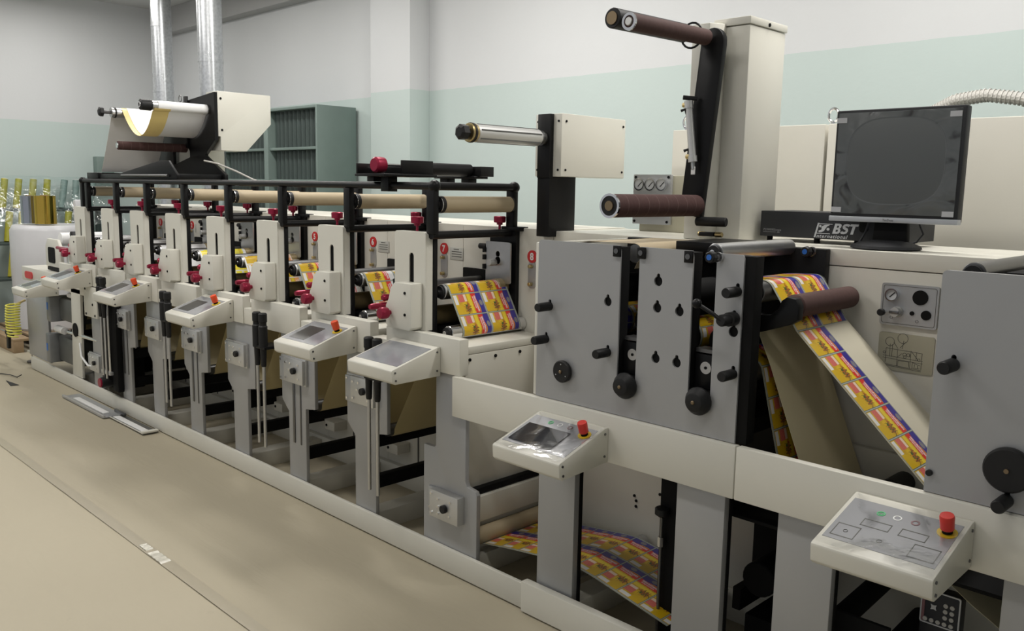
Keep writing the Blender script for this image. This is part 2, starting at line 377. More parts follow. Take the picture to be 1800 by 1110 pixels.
def sheet(name, path, y0, y1, mats, parent, v0=0.0, cell=0.103, us=(-0.03, 2.03), th=0.0009, yoff=None):
    """paper web following (x,z) path; printed on the left-hand side of the path direction"""
    bm = bmesh.new(); uvl = bm.loops.layers.uv.new('UVMap'); n = len(path); V = []; L = 0.0; acc = [0.0]
    for i in range(1, n): L += math.hypot(path[i][0]-path[i-1][0], path[i][1]-path[i-1][1]); acc.append(L)
    for i, (x, z) in enumerate(path):
        a = path[max(i-1, 0)]; b = path[min(i+1, n-1)]; tx, tz = b[0]-a[0], b[1]-a[1]; q = math.hypot(tx, tz) or 1
        nx, nz = -tz/q*th, tx/q*th; dy = yoff(i/(n-1)) if yoff else 0
        V.append([bm.verts.new((x+k*nx, y+dy, z+k*nz)) for k in (1, 0) for y in (y0, y1)])
    def face(vs, mi, uvs=None):
        f = bm.faces.new(vs); f.material_index = mi; f.smooth = True
        if uvs:
            for l, t in zip(f.loops, uvs): l[uvl].uv = t
    for i in range(n-1):
        A, C = V[i], V[i+1]; va, vc = v0+acc[i]/cell, v0+acc[i+1]/cell
        face((A[0], A[1], C[1], C[0]), 0, ((us[0], va), (us[1], va), (us[1], vc), (us[0], vc)))
        face((A[3], A[2], C[2], C[3]), 1)
        face((A[2], A[0], C[0], C[2]), 1); face((A[1], A[3], C[3], C[1]), 1)
    face((V[0][2], V[0][3], V[0][1], V[0][0]), 1); face((V[-1][0], V[-1][1], V[-1][3], V[-1][2]), 1)
    me = bpy.data.meshes.new(name); o = bpy.data.objects.new(name, me); COL.objects.link(o)
    off = ORG[parent] if parent else Vector((0, 0, 0))
    bmesh.ops.translate(bm, vec=-off, verts=bm.verts); bm.to_mesh(me); bm.free()
    for m in mats: me.materials.append(m)
    if parent: o.parent = parent
    ORG[o] = off.copy(); me.set_sharp_from_angle(angle=math.radians(40)); return o
# ------------------------------------------------------------------ the room
struct(B().box(-12, 4, -3.2, 5.2, -0.12, -0.006).build('floor', floorm))
wb = B().box(-11.3, 4, 5.0, 5.25, -0.006, 3.80).build('wall_back', wall_b); struct(wb)
B().box(-6.62, -6.05, 4.78, 5.0, -0.006, 3.80, 0.006).build('pilaster', wall_b, wb)
struct(B().box(-11.5, -11.25, -3.2, 5.25, -0.006, 3.80).build('wall_left', wall_l))
struct(B().box(-11.5, 4, -3.2, 5.25, 3.80, 3.95).build('ceiling', ceilm))
struct(B().box(4.0, 4.25, -3.2, 5.25, -0.006, 3.80).build('wall_right', wall_b))
struct(B().box(-11.25, -6.62, 4.86, 5.0, 3.50, 3.80, 0.01).build('trim_1', soffm))
for i, (x, y, pw_) in enumerate(LAMPS):
    t = thing('ceiling_lamp', 'long fluorescent ceiling lamp above the press hall, outside the picture', 'lamp', (x, y, 3.70), 'fluorescent ceiling lamps')
    B().box(x-0.75, x+0.75, y-0.15, y+0.15, 3.73, 3.80, 0.01).build('housing', white, t)
    for k in (-0.06, 0.06): 
        N = bpy.data.materials.get('lit_tube')
        if N is None:
            q = NT('lit_tube'); q.b.inputs['Emission Color'].default_value = (1, 0.96, 0.9, 1); q.b.inputs['Emission Strength'].default_value = 6; N = q.m
        B().cyl((x-0.72, y+k, 3.715), (x+0.72, y+k, 3.715), 0.013, 10).build('tube', N, t)
    ld = bpy.data.lights.new('lamp_light', 'AREA'); ld.shape = 'RECTANGLE'; ld.size = 1.45; ld.size_y = 0.28; ld.energy = LAMP_POWER*pw_; ld.color = (1, 0.97, 0.93)
    lo = bpy.data.objects.new('lamp_light', ld); COL.objects.link(lo); lo.parent = t; lo.location = (0, 0, -0.005)
# kraft paper sheets covering the floor
def paper(name, x0, x1, y0, y1, z, nx, ny, label):
    bm = bmesh.new(); g = []
    for i in range(nx+1):
        row = []
        for j in range(ny+1):
            x = x0+(x1-x0)*i/nx; y = y0+(y1-y0)*j/ny
            if j == 0: y += 0.012*noise.noise(Vector((x*1.3, 3, 0)))
            h = 0.004*noise.noise(Vector((x*1.2+y*0.7, y*2.6-x*0.5, z*500)))+0.0025*noise.noise(Vector((x*4, y*3, 7)))
            h *= min(1, j/3, (ny-j)/3)
            row.append(bm.verts.new((x, y, z+max(-0.003, h) if y < 2.25 else z)))
        g.append(row)
    for i in range(nx):
        for j in range(ny): bm.faces.new((g[i][j], g[i+1][j], g[i+1][j+1], g[i][j+1]))
    b = B(); b.bm.free(); b.bm = bm
    r = bmesh.ops.extrude_face_region(bm, geom=bm.faces[:]); bmesh.ops.translate(bm, vec=(0, 0, -0.0012), verts=[v for v in r['geom'] if isinstance(v, bmesh.types.BMVert)])
    bmesh.ops.recalc_face_normals(bm, faces=bm.faces)
    return tag(b.build(name, paperfloor, None, 60), label, 'paper sheet', 'paper sheets covering the floor')
paper('floor_paper', -10.6, 1.2, -1.6, 1.53, -0.002, 150, 46, 'pale brown paper sheet on the aisle floor, farther from the press')
paper('floor_paper', -9.6, 1.2, 1.49, 3.4, 0.0005, 150, 30, 'pale brown paper sheet on the floor running under the press')
tp = sheet('adhesive_tape', [(-9.4+k*.2, .0019+.0004*math.sin(k*1.7)) for k in range(50)], 1.468, 1.522, [tapem, tapem], None, th=.0004)
tag(tp, 'long strip of clear tape along the seam of the floor paper', 'tape')
for i, (x0, x1, y0, y1) in enumerate(((-3.86, -3.78, 1.478, 1.512), (-3.74, -3.60, 1.470, 1.516))):
    o = sheet('tape_crumple', [(x0+(x1-x0)*k/10, .0045+.003*math.sin(k*2.3+i)) for k in range(11)], y0, y1, [tapeshine, tapeshine], None, th=.0004)
    tag(o, ('smaller shiny crumple of clear tape on the floor seam', 'larger shiny crumple of clear tape on the floor seam')[i], 'tape', 'shiny tape crumples')
# ------------------------------------------------------------------ press base
base = thing('press_base', 'long cream base rails of the printing press resting on the floor', 'machine base', (-4.5, 2.6, 0))
B().box(-8.30, -2.21, 2.325, 2.345, 0.007, 0.112, 0.004).build('front_rail', cream, base)
B().box(-2.225, 0.9, 2.308, 2.345, 0.007, 0.132, 0.004).build('front_rail_extension', cream, base)
B().box(-8.30, 0.9, 2.86, 2.94, 0.0, 0.112, 0.004).build('rear_rail', cream, base)
UX = [-7.150, -6.600, -6.075, -5.508, -4.937, -4.342, -3.733, -3.111]
for x in [u_-0.2 for u_ in UX]+[-2.62, -2.05, -1.3, -0.6]:
    B().box(x-0.05, x+0.05, 2.367, 2.86, 0.0, 0.095, 0.004).build('cross_beam', cream2, base)
# ------------------------------------------------------------------ printing units
LAB = {1: 'farthest printing unit of the press, beside the infeed at the left end', 2: 'second printing unit from the far left end of the press', 3: 'third printing unit from the far left end of the press',
       4: 'fourth printing unit from the far left end, with yellow web on its roller', 5: 'cream printing unit with the red number five badge on its rear panel', 6: 'cream printing unit with the red number six badge on its rear panel',
       7: 'cream printing unit with the red number seven badge on its rear panel', 8: 'nearest cream printing unit, badge 8, web of full-colour labels in front'}
RODS = {8: -3.11, 6: -4.11, 4: -5.27, 2: -6.33}
def screw(b, x, y, z, r=0.006): b.cyl((x, y, z), (x, y-0.004, z), r, 8)
def unit(n, ux):
    t = thing('printing_unit', LAB[n], 'printing unit', (ux+0.1, 2.6, 0), 'printing units in the row')
    X = lambda a: ux+a
    so = {2: .05, 3: .085, 4: .05, 5: .035, 6: .015, 7: .015}.get(n, 0.0); S = lambda a: ux+so+a
    # stand and drive box
    top = 0.88
    st = [(S(-.28), .0), (S(-.115), .0), (S(-.115), .50), (S(-.025), .515), (S(-.025), top), (S(-.345), top), (S(-.345), .52), (S(-.325), .50), (S(-.28), .46)]
    if n == 2: st = [(S(-.28), .0), (S(-.115), .0), (S(-.115), top), (S(-.28), top)]
    dz = -.40 if n == 2 else 0.0
    if n > 1:
        s_ = B().prism(st, 'y', 2.346, 2.366, 0.002).build('stand', grey, t)
        for a in ((-.235, -.215), (-.165, -.155)) if n in (3, 5, 7) else ():
            B().box(S(a[0]), S(a[1]), 2.342, 2.346, .30, .64, 0.001).build('slot_strip', darksteel, s_)
        bx = B().box(S(-.325), S(-.085), 2.330, 2.345, .625+dz, .765+dz, 0.002).build('drive_box', alu, t)
        B().box(S(-.325), S(-.275), 2.322, 2.330, .63+dz, .755+dz, 0.001).build('end_plate', greylt, bx)
        B().box(S(-.272), S(-.09), 2.314, 2.330, .632+dz, .760+dz, 0.003).build('cover', alu, bx)
        B().cyl((S(-.165), 2.314, .70+dz), (S(-.165), 2.296, .70+dz), 0.017, 14, 0.002).build('knob', rubber, bx)
        for a, c in ((-.31, .645), (-.31, .742), (-.25, .735), (-.25, .655), (-.215, .70), (-.205, .735), (-.13, .66), (-.13, .735)):
            b = B(); screw(b, S(a), 2.314 if a > -.27 else 2.322, c+dz, 0.006); b.build('screw', chrome, bx)
    # stretchers
    for z0, z1 in ((.41, .472), (.205, .268)): B().box(S(-.215), S(-.175), 2.367, 2.889, z0, z1, 0.002).build('stretcher', blackm, t)
    # shelf
    B().box(X(-.015), X(.485), 2.335, 2.385, .875, 1.03, 0.004).build('shelf_front', cream, t)
    if n < 8: B().box(X(.487), X(.487+.13 if n > 3 else .57), 2.34, 2.41, .875, .965, 0.004).build('low_bridge', cream, t)
    B().box(X(.0), X(.46), 2.386, 2.885, .955, .99, 0.008).build('tray', cream, t)
    B().box(X(-.34), X(-.02), 2.345, 2.375, top, 1.0, 0.004).build('shelf_back', cream, t) if n == 1 else None
    # guard with slot, black frame, cover
    slot = rr(X(.104), X(.136), 1.20, 1.365, 0.0159, 5)
    gd = B().prism(rr(X(0), X(.217), 1.03, 1.458, 0.016, 4, '0011'), 'y', 2.372, 2.379, 0, [slot]).build('guard', cream, t)
    bv = gd.modifiers.new('edge', 'BEVEL'); bv.width = 0.003; bv.segments = 2; bv.limit_method = 'ANGLE'; bv.angle_limit = 0.9
    B().prism(rr(X(0), X(.217), 1.03, 1.458, 0.016, 4, '0011'), 'y', 2.3791, 2.412, 0, [rr(X(.06), X(.16), 1.15, 1.40, .01)]).build('guard_shell', cream, gd)
    B().box(X(.061), X(.159), 2.380, 2.411, 1.151, 1.399).build('slot_backing', blackm, gd)
    B().prism([(X(.0), .992), (X(.222), .992), (X(.222), 1.455), (X(.0), 1.455)], 'y', 2.413, 2.436, 0.002, ).build('front_frame', black, t)
    lc = [(X(.085), 1.238), (X(.20), 1.238), (X(.20), 1.045), (X(.185), 1.032), (X(.035), 1.032), (X(.02), 1.045), (X(.02), 1.13), (X(.04), 1.16), (X(.055), 1.21)]
    c = B().prism(lc, 'y', 2.305, 2.372, 0.006).build('lower_cover', cream, t)
    for z in (1.195, 1.10):
        b = B(); screw(b, X(.16), 2.305, z, 0.0065); b.build('screw', blackm, c)
    B().rev((X(.055), 2.305, 1.10), (X(.055), 2.245, 1.10), [(0.010, 0), (0.010, .25), (0.024, .3), (0.027, .45), (0.027, .8), (0.022, .97), (0.010, 1)], 18).build('clamp_knob', red, t)
    br = B().prism([(X(-.05), 1.05), (X(.03), 1.05), (X(.03), 1.20), (X(-.01), 1.245), (X(-.035), 1.235), (X(-.02), 1.18), (X(-.045), 1.15)], 'y', 2.385, 2.41, 0.003).build('impression_bracket', black, t)
    B().rev((X(-.035), 2.385, 1.118), (X(-.035), 2.26, 1.118), [(0.008, 0), (0.008, .2), (0.0145, .22), (0.0145, .9), (0.011, 1)], 14).build('red_handle', red, br)
    B().rev((X(-.03), 2.385, 1.155), (X(-.03), 2.325, 1.155), [(0.008, 0), (0.014, .2), (0.016, .85), (0.011, 1)], 14).build('red_handle', red, br)
    # rear frame and rear panel
    rf = B(); rf.box(X(.10), X(.275), 2.865, 2.888, .99, 1.455); rf.build('rear_frame', black, t)
    bp = B().prism(rr(X(.10), X(.265), 1.208, 1.402, 0.008), 'y', 2.838, 2.846, 0, [circ(X(.182), 1.345, .014, 12), circ(X(.182), 1.315, .018, 14)]).build('steel_bracket', steel, t)
    B().cyl((X(.165), 2.838, 1.305), (X(.165), 2.795, 1.305), 0.0165, 14, 0.002).build('bracket_knob', alu, bp)
    B().cyl((X(.095), 2.85, 1.375), (X(.045), 2.85, 1.375), 0.014, 12, 0.002).build('black_knob', rubber, bp)
    b = B()
    for z in (1.36, 1.325, 1.28): b.box(X(.085), X(.10), 2.83, 2.85, z-.012, z+.012)
    b.build('clips', black, bp)
    B().box(X(-.10), X(.10), 2.87, 2.888, .99, 1.26, 0.004).build('cylinder_housing', blackm, t)
    pit = (UX[n]-ux-.121) if n < 8 else .48
    rc = B().box(X(-.12), X(pit), 2.89, 3.42, .112, 1.47, 0.003).build('rear_cabinet', cream2, t)
    B().box(X(-.12), X(pit), 2.884, 2.89, .88, .89).build('seam_strip', darksteel, rc)
    B().box(X(.15), X(.158), 2.884, 2.89, .12, .80).build('panel_seam', darksteel, rc)
    hb = B().box(X(-.02), X(.08), 2.80, 2.89, .20, .255, 0.004).build('hinge_bracket', cream2, t)
    b = B(); screw(b, X(.0), 2.80, .228, 0.008); b.build('bolt', blackm, hb)
    B().cyl((X(.36), 2.89, 1.342), (X(.36), 2.884, 1.342), 0.029, 28).build('number_badge', badge_red, rc)
    me = text(str(n), 0.046, 0, 0.0012); wdt = max(v.co.x for v in me.vertices)+min(v.co.x for v in me.vertices)
    B().mesh(me, face_y(X(.36)-wdt/2, 2.8835, 1.342-.0155)).build('badge_number', white, rc)
    vp = B().prism(rr(X(.335), X(.385), 1.195, 1.318, 0.022, 5), 'y', 2.886, 2.89).build('valve_plate', greylt, rc)
    for z in (1.297, 1.215): B().cyl((X(.36), 2.886, z), (X(.36), 2.864, z), 0.009, 10, 0.002).build('brass_valve', brass, vp)
    if n < 8:
        wp = B().box(X(.405), X(.505) if n > 3 else X(.42), 2.886, 2.89, 1.29, 1.352, .001).build('warning_plate', plate_pale, rc)
        for k, (a, c_) in enumerate(((.435, .475), (.42, .495), (.42, .495), (.42, .495))): B().box(X(a), X(c_) if n > 3 else X(a+.001), 2.8855, 2.886, 1.341-k*.012, 1.345-k*.012).build('printed_line', ink, wp)
    # top posts, cross bar and rollers
    for y0, y1 in ((2.385, 2.415), (2.865, 2.895)): B().box(X(.205), X(.254), y0, y1, 1.45, 1.640, 0.003).build('post', black, t)
    B().cyl((X(.232), 2.39, 1.446), (X(.232), 2.90, 1.446), 0.0175, 16).build('cross_bar', black, t)
    B().box(X(.18), X(.30), 2.86, 2.92, 1.455, 1.475, 0.002).build('rear_foot', black, t)
    kr = B().rev((X(.235), 2.445, 1.577), (X(.235), 2.855, 1.577), [(0.034, 0), (0.036, .004), (0.036, .996), (0.034, 1)], 28).build('idler_roller', kraft, t)
    for y0, y1, r, m_ in ((2.425, 2.447, 0.037, rubber), (2.853, 2.865, 0.037, rubber)): B().cyl((X(.235), y0, 1.577), (X(.235), y1, 1.577), r, 24, 0.002).build('roller_end', m_, kr)
    B().ring((X(.235), 2.4235, 1.577), (X(.235), 2.428, 1.577), 0.0365, 0.031, 24).build('bearing_ring', chrome, kr)
    B().cyl((X(.235), 2.418, 1.577), (X(.235), 2.43, 1.577), 0.016, 14).build('shaft', darksteel, kr)
    for a, y in ((.107, 2.415), (.185, 2.845)):
        B().rev((X(a), y, 1.458), (X(a), y, 1.522), [(0.006, 0), (0.006, .35), (0.014, .38), (0.014, .5), (0.028, .55), (0.029, .95), (0.025, 1)], 18).build('screw_knob', red, t)
    B().box(X(.14), X(.22), 2.83, 2.865, 1.44, 1.458).build('knob_block', black, t)
    # printing cylinders between the side frames
    for nm, a, z, r, y0, y1, m_ in (('top_roller', .20, 1.192, .034, 2.475, 2.86, steel), ('exit_roller', .302, 1.026, .031, 2.43, 2.885, chrome), ('plate_cylinder', .115, 1.075, .045, 2.475, 2.86, tanroll), ('ink_cylinder', .04, 1.20, .03, 2.475, 2.86, darksteel)):
        r_ = B().cyl((X(a), y0, z), (X(a), y1, z), r, 26, 0.002).build(nm, m_, t)
        B().cyl((X(a), y0-.012, z), (X(a), y0+.001, z), r*.8, 20).build('roller_hub', rubber, r_)
        B().cyl((X(a), y0-.022, z), (X(a), y0-.011, z), r*.35, 14).build('roller_shaft', chrome, r_)
    B().cyl((X(.20), 2.80, 1.192), (X(.20), 2.862, 1.192), 0.040, 24, 0.004).build('gear', tanroll, t)
    B().box(X(.02), X(.27), 2.47, 2.86, .992, 1.03, 0.004).build('ink_pan', blackm, t)
    # web below the shelf
    m_ = [tan, tan]
    B().cyl((X(-.13), 2.42, .50), (X(-.13), 2.87, .50), 0.03, 18).build('lower_roller', darksteel, t)
    if n in RODS:
        x = RODS[n]
        ab = B().box(x-.05, x+.07, 2.235, 2.345, .795, .81, 0.002).build('rod_bracket', black, t)
        for k, zb in ((-.032, .275), (.032, .262)):
            rod = B().cyl((x+k, 2.25, zb), (x+k, 2.25, .80), 0.0085, 12, 0.001).build('adjuster_rod', steel, t)
            B().rev((x+k, 2.25, .70), (x+k, 2.25, .985), [(0.012, 0), (0.014, .03), (0.017, .35), (0.0235, .36), (0.0235, .75), (0.019, .77), (0.019, .82), (0.0225, .84), (0.0225, .98), (0.018, 1)], 18).build('adjuster_knob', rubber, rod)
    return t
units = {n: unit(n, UX[n-1]) for n in range(1, 9)}
# end panel closing the row beside badge 8
ep = thing('end_panel', 'beige sheet-metal end panel below the tray of the nearest printing unit', 'panel', (-2.655, 2.62, 0.112))
B().box(-2.662, -2.648, 2.387, 2.889, .37, .954, 0.002).build('panel', cream2, ep)
b = B()
for y in (2.41, 2.56, 2.71): B().cyl((-2.648, y, .935), (-2.643, y, .935), 0.007, 10).build('bolt', blackm, ep)
b.bm.free()
B().box(-2.655, -2.625, 2.43, 2.86, .115, .225, 0.003).build('lower_sill', cream2, ep)
B().box(-2.66, -2.60, 2.372, 2.88, .228, .34, 0.003).build('cross_channel', cream2, ep)
B().box(-2.66, -2.62, 2.372, 2.88, .345, .372, 0.002).build('black_edge_strip', blackm, ep)
# top rails
tr = thing('top_rail', 'pair of long black tubes along the top of the printing units', 'rail', (-4.9, 2.63, 1.64))
for y in (2.402, 2.882):
    r_ = B().cyl((-7.02, y, 1.655), (-2.87, y, 1.655), 0.0165, 18).build('rail_tube', black, tr)
    for x in (-2.872, -7.02): B().sph((x, y, 1.655), 0.027, 18).build('end_ball', black, r_)
B().cyl((-2.872, 2.402, 1.655), (-2.872, 2.882, 1.655), 0.0175, 16).build('end_cross_tube', black, tr)
B().cyl((-7.02, 2.402, 1.655), (-7.02, 2.882, 1.655), 0.0165, 16).build('far_cross_tube', black, tr)
B().box(-7.045, -7.0, 2.385, 2.42, 1.10, 1.64, 0.003).build('corner_post', black, tr)
# web guide table on the rails
g = thing('web_guide', 'black web guide table with a red hand knob clamped on the top rails', 'web guide', (-3.2, 2.65, 1.67))
B().box(-3.30, -3.288, 2.30, 2.60, 1.705, 1.752, 0.002).build('side_plate', black, g); B().box(-3.13, -3.118, 2.42, 2.60, 1.705, 1.768, 0.002).build('side_plate', black, g)
B().box(-3.31, -3.09, 2.30, 2.60, 1.694, 1.706, 0.002).build('bottom_plate', black, g)
B().cyl((-3.16, 2.55, 1.733), (-3.16, 2.865, 1.733), 0.030, 24, 0.003).build('guide_roller', black, g); B().cyl((-3.23, 2.55, 1.745), (-3.23, 2.87, 1.745), 0.018, 20).build('guide_roller', black, g)
B().box(-3.26, -3.08, 2.865, 2.95, 1.705, 1.752, 0.002).build('end_plate', black, g)
B().cyl((-3.2, 2.36, 1.745), (-3.2, 2.55, 1.745), 0.008, 12).build('spindle', chrome, g)
B().rev((-3.2, 2.325, 1.745), (-3.2, 2.39, 1.745), [(0.028, 0), (0.035, .12), (0.036, .5), (0.034, .8), (0.016, .9), (0.014, 1)], 24).build('hand_knob', red, g)
for x, y, z0 in ((-3.19, 2.402, 1.628), (-3.345, 2.882, 1.672), (-3.185, 2.882, 1.672)): B().box(x-.028, x+.028, y-.026, y+.026, z0, 1.695, 0.002).build('rail_clamp', black, g)
B().box(-3.30, -3.25, 2.36, 2.42, 1.672, 1.694, 0.002).build('spacer', black, g); B().box(-3.40, -3.10, 2.84, 2.93, 1.694, 1.706, .002).build('rear_foot_plate', black, g)
# ------------------------------------------------------------------ paper web through the press
lw = thing('label_web', 'continuous paper web of labels threaded through the press rollers', 'paper web', (-3.0, 2.65, 0.2))
STG = {1: 0, 2: 0, 3: 0, 4: 1, 5: 2, 6: 3, 7: 3, 8: 4}
for n, ux in enumerate(UX, 1):
    cx, cz, r = ux+.20, 1.192, .0348
    path = [(ux+.06, 1.165)]+arc(cx, cz, r, 112, 29, 7)+arc(ux+.302, 1.026, .0318, 31, -35, 5)
    sheet('web_span', path, 2.487, 2.845, [PRINT[STG[n]], tan], lw, v0=0.86)
    low = [(ux+.10, .862), (ux+.07, .80), (ux-.10, .51)]+arc(ux-.13, .50, .031, -20, -120, 4)+[(ux-.24, .56), (ux-.33, .868)]
    sheet('lower_web_span', low, 2.445, 2.845, [tan, tan], lw)
# under the beam: web rising to a ridge roller then dropping
sheet('web_span', [(-2.66, .128), (-2.40, .172), (-2.12, .210), (-2.06, .214), (-1.95, .200), (-1.62, .135)], 2.425, 2.835, [PRINT[4], backing], lw, v0=0.1)
# ------------------------------------------------------------------ unwinder above the far units
uw = thing('unwinder', 'black unwinding stand with cream cabinet and white paper above the far units', 'unwinder', (-6.3, 2.65, 1.672))
B().prism([(-6.92, 1.672), (-5.62, 1.672), (-5.62, 1.71), (-5.90, 1.84), (-6.12, 1.84), (-6.75, 1.715), (-6.92, 1.715)], 'y', 2.845, 2.87, 0.003).build('base_plate', black, uw)
B().prism([(-6.75, 1.672), (-5.40, 1.672), (-5.40, 1.70), (-5.52, 1.79), (-5.66, 1.79), (-6.35, 1.705), (-6.75, 1.705)], 'y', 2.41, 2.43, 0.003).build('base_plate', black, uw)
B().box(-6.92, -6.70, 2.40, 2.86, 1.672, 1.715, 0.003).build('base_bar', black, uw); B().box(-5.75, -5.66, 2.43, 2.85, 1.675, 1.71, 0.003).build('base_bar', black, uw)
B().cyl((-6.25, 2.398, 1.695), (-5.50, 2.398, 1.695), 0.009, 12).build('tie_rod', darksteel, uw)
B().prism([(-6.82, 1.70), (-5.92, 1.70), (-5.96, 1.85), (-5.80, 1.95), (-5.80, 2.275), (-6.22, 2.24), (-6.75, 2.19), (-6.82, 2.0)], 'y', 2.872, 2.895, 0, [rr(-6.48, -6.20, 1.765, 1.90, .03)]).build('side_frame', black, uw)
B().box(-6.24, -6.20, 2.855, 2.873, 1.9, 2.27, 0.002).build('frame_rib', black, uw)
ub = B().prism([(2.897, 1.975), (2.915, 1.975), (2.915, 1.88), (3.11, 1.88), (3.305, 2.08), (3.305, 2.285), (2.897, 2.285)], 'x', -5.97, -5.80, 0.004).build('motor_cabinet', cream, uw)
B().box(-6.60, -6.12, 2.92, 3.10, 1.672, 1.96, 0.004).build('rear_cover', cream, uw)
b = B()
for y, z in ((2.92, 2.235), (2.925, 2.02)): b.cyl((-5.80, y, z), (-5.796, y, z), 0.008, 10)
b.build('screws', blackm, ub)
sa = B().cyl((-5.9, 2.48, 2.16), (-5.9, 2.875, 2.16), 0.030, 24).build('front_shaft', steel, uw)
B().rev((-5.9, 2.40, 2.16), (-5.9, 2.48, 2.16), [(0.024, 0), (0.036, .08), (0.038, .9), (0.03, 1)], 20).build('hub', rubber, sa)
B().ring((-5.9, 2.397, 2.16), (-5.9, 2.403, 2.16), 0.02, 0.012, 18).build('hub_ring', chrome, sa)
sb_ = B().cyl((-6.45, 2.42, 2.135), (-6.45, 2.875, 2.135), 0.034, 24).build('rear_shaft', steel, uw)
B().ring((-6.45, 2.44, 2.135), (-6.45, 2.45, 2.135), 0.0375, 0.03, 22).build('shaft_ring', rubber, sb_)
B().cyl((-6.45, 2.37, 2.135), (-6.45, 2.42, 2.135), 0.012, 12).build('spindle', darksteel, sb_)
B().rev((-6.45, 2.335, 2.135), (-6.45, 2.372, 2.135), [(0.02, 0), (0.034, .2), (0.034, .8), (0.015, 1)], 6).build('star_knob', rubber, sb_)
bn = B().cyl((-6.25, 2.38, 1.90), (-6.25, 2.87, 1.90), 0.030, 22, 0.003).build('grip_roller', brown, uw)
B().cyl((-6.25, 2.374, 1.90), (-6.25, 2.381, 1.90), 0.020, 16).build('roller_cap', chrome, bn)
B().ring((-6.35, 2.88, 2.262), (-6.35, 2.884, 2.262), 0.026, 0.020, 18).build('lifting_eye', darksteel, uw)
pw = thing('paper_web', 'white paper with yellow back hanging in a loop on the unwinder shafts', 'paper web', (-6.2, 2.65, 1.70))
drape = arc(-6.45, 2.135, .0362, 150, 60, 6)
a0 = drape[-1]; a1 = (-5.905, 2.160-.0340)
for k in range(1, 14):
    s_ = k/14; drape.append((a0[0]+(a1[0]-a0[0])*s_, a0[1]+(a1[1]-a0[1])*s_-0.66*s_*(1-s_)*(0.9+0.3*s_)))
drape += arc(-5.9, 2.160, .0330, -100, 80, 8)
sheet('loop', drape, 2.525, 2.862, [whitepaper, whitepaper], pw, th=0.0012)
d2 = [(x+.0, z-0.004*math.sin(PI*i/(len(drape)-1))) for i, (x, z) in enumerate(drape)][3:24]
sheet('yellow_edge_layer', d2, 2.488, 2.60, [yellowpaper, yellowpaper], pw, th=0.0012)
sheet('hanging_sheet', [(-6.49, 2.13), (-6.53, 2.05), (-6.62, 1.90), (-6.735, 1.722)], 2.44, 2.845, [whitepaper, linerlt], pw, th=0.0012)
B().ring((-5.9, 2.515, 2.16), (-5.9, 2.862, 2.16), 0.0335, 0.0302, 28).build('paper_roll', whitepaper, pw)
# ------------------------------------------------------------------ control consoles
def console(label, x0, x1, yf, yb, zf, zb, zbot, kind):
    t = thing('control_console', label, 'control panel', ((x0+x1)/2, yb, zb-.10), 'operator consoles on the press front')
    bt = .045
    body = B().prism([(yf, zf-.006), (yf+.004, zf), (yb-.018, zb), (yb, zb), (yb, zb-.125), (yf+.02, zf-.062), (yf+.004, zf-.05)], 'x', x0, x1, 0.005).build('housing', cream, t)
    dy, dz = (yb-.018)-(yf+.004), zb-zf; L = math.hypot(dy, dz); cy, cz = dy/L, dz/L; ny, nz = -cz, cy
    def P(u, v, h=0): return (x0+(x1-x0)*u, yf+.004+dy*v+ny*h, zf+dz*v+nz*h)
    def slab(u0, u1, v0, v1, h0, h1): 
        q = [P(0, v0, h0), P(0, v1, h0), P(0, v1, h1), P(0, v0, h1)]
        return B().prism([(a[1], a[2]) for a in q], 'x', P(u0, 0)[0], P(u1, 0)[0])
    slab(.04, .96, .14, .90, 0, .0012).build('overlay', film_grey if kind in ('unit', 'plain') else film_grey2, t)
    b = B()
    for y, z in ((yf+.018, zf-.012), (yf+.022, zf-.045), (yb-.02, zb-.02), (yb-.02, zb-.10)): b.cyl((x1, y, z), (x1+.003, y, z), .0045, 8)
    b.build('side_screws', darksteel, body)
    def button(u, v, r, m, ri=0.0, h=.0022):
        p0, p1 = P(u, v, .0008), P(u, v, h); b = B()
        (b.ring(p0, p1, r, ri, 20) if ri else b.cyl(p0, p1, r, 18)); b.build('button', m, t)
    if kind == 'unit':
        slab(.16, .56, .22, .72, .001, .0022).build('display', darksteel, t)
    if kind == 'screen':
        slab(.10, .72, .20, .66, .001, .006).build('touch_screen', screen_dark, t)
    if kind in ('screen', 'keys'):
        vv = .80 if kind == 'screen' else .74
        button(.33, vv, .011, greenmark, .008); button(.33, vv, .006, greenmark, .004); button(.47, vv, .011, white, .008); button(.62, vv, .011, maroon, .007)
    if kind == 'keys':
        def frame(u0, u1, v0, v1):
            for a in ((u0, u1, v0, v0+.012), (u0, u1, v1-.012, v1), (u0, u0+.008, v0, v1), (u1-.008, u1, v0, v1)): slab(*a, .001, .0016).build('printed_key_line', ink, t)
        frame(.08, .28, .20, .42); frame(.24, .48, .47, .60); frame(.56, .78, .47, .60); frame(.72, .93, .20, .42)
        button(.47, .30, .007, ink, .0055); button(.18, .31, .006, ink, .005)
    if kind != 'plain':
        u, v = (.88, .72)
        e = B().cyl(P(u, v, .001), P(u, v, .004), .024, 24).build('warning_disc', yellow, t)
        B().cyl(P(u, v, .004), P(u, v, .014), .0125, 18).build('collar', blackm, e)
        B().rev(P(u, v, .013), P(u, v, .054), [(.0135, 0), (.0165, .06), (.0172, .5), (.0178, .88), (.0160, 1)], 22).build('emergency_stop', estop_red if kind in ('screen', 'keys') else orange_red, e)
    if kind in ('screen', 'keys'): slab(.005, .995, .0, .96, .0065, .0069).build('protective_film', filmclear, t)
    B().box(x0+.04, x1-.04, yb-.05, yb-.002, zb-.13, zb-.124, 0.001).build('mounting_foot', cream, t)
    return t
console('plain console without stop button, on the nearest printing unit', -3.055, -2.745, 2.075, 2.334, .918, .985, .86, 'plain')
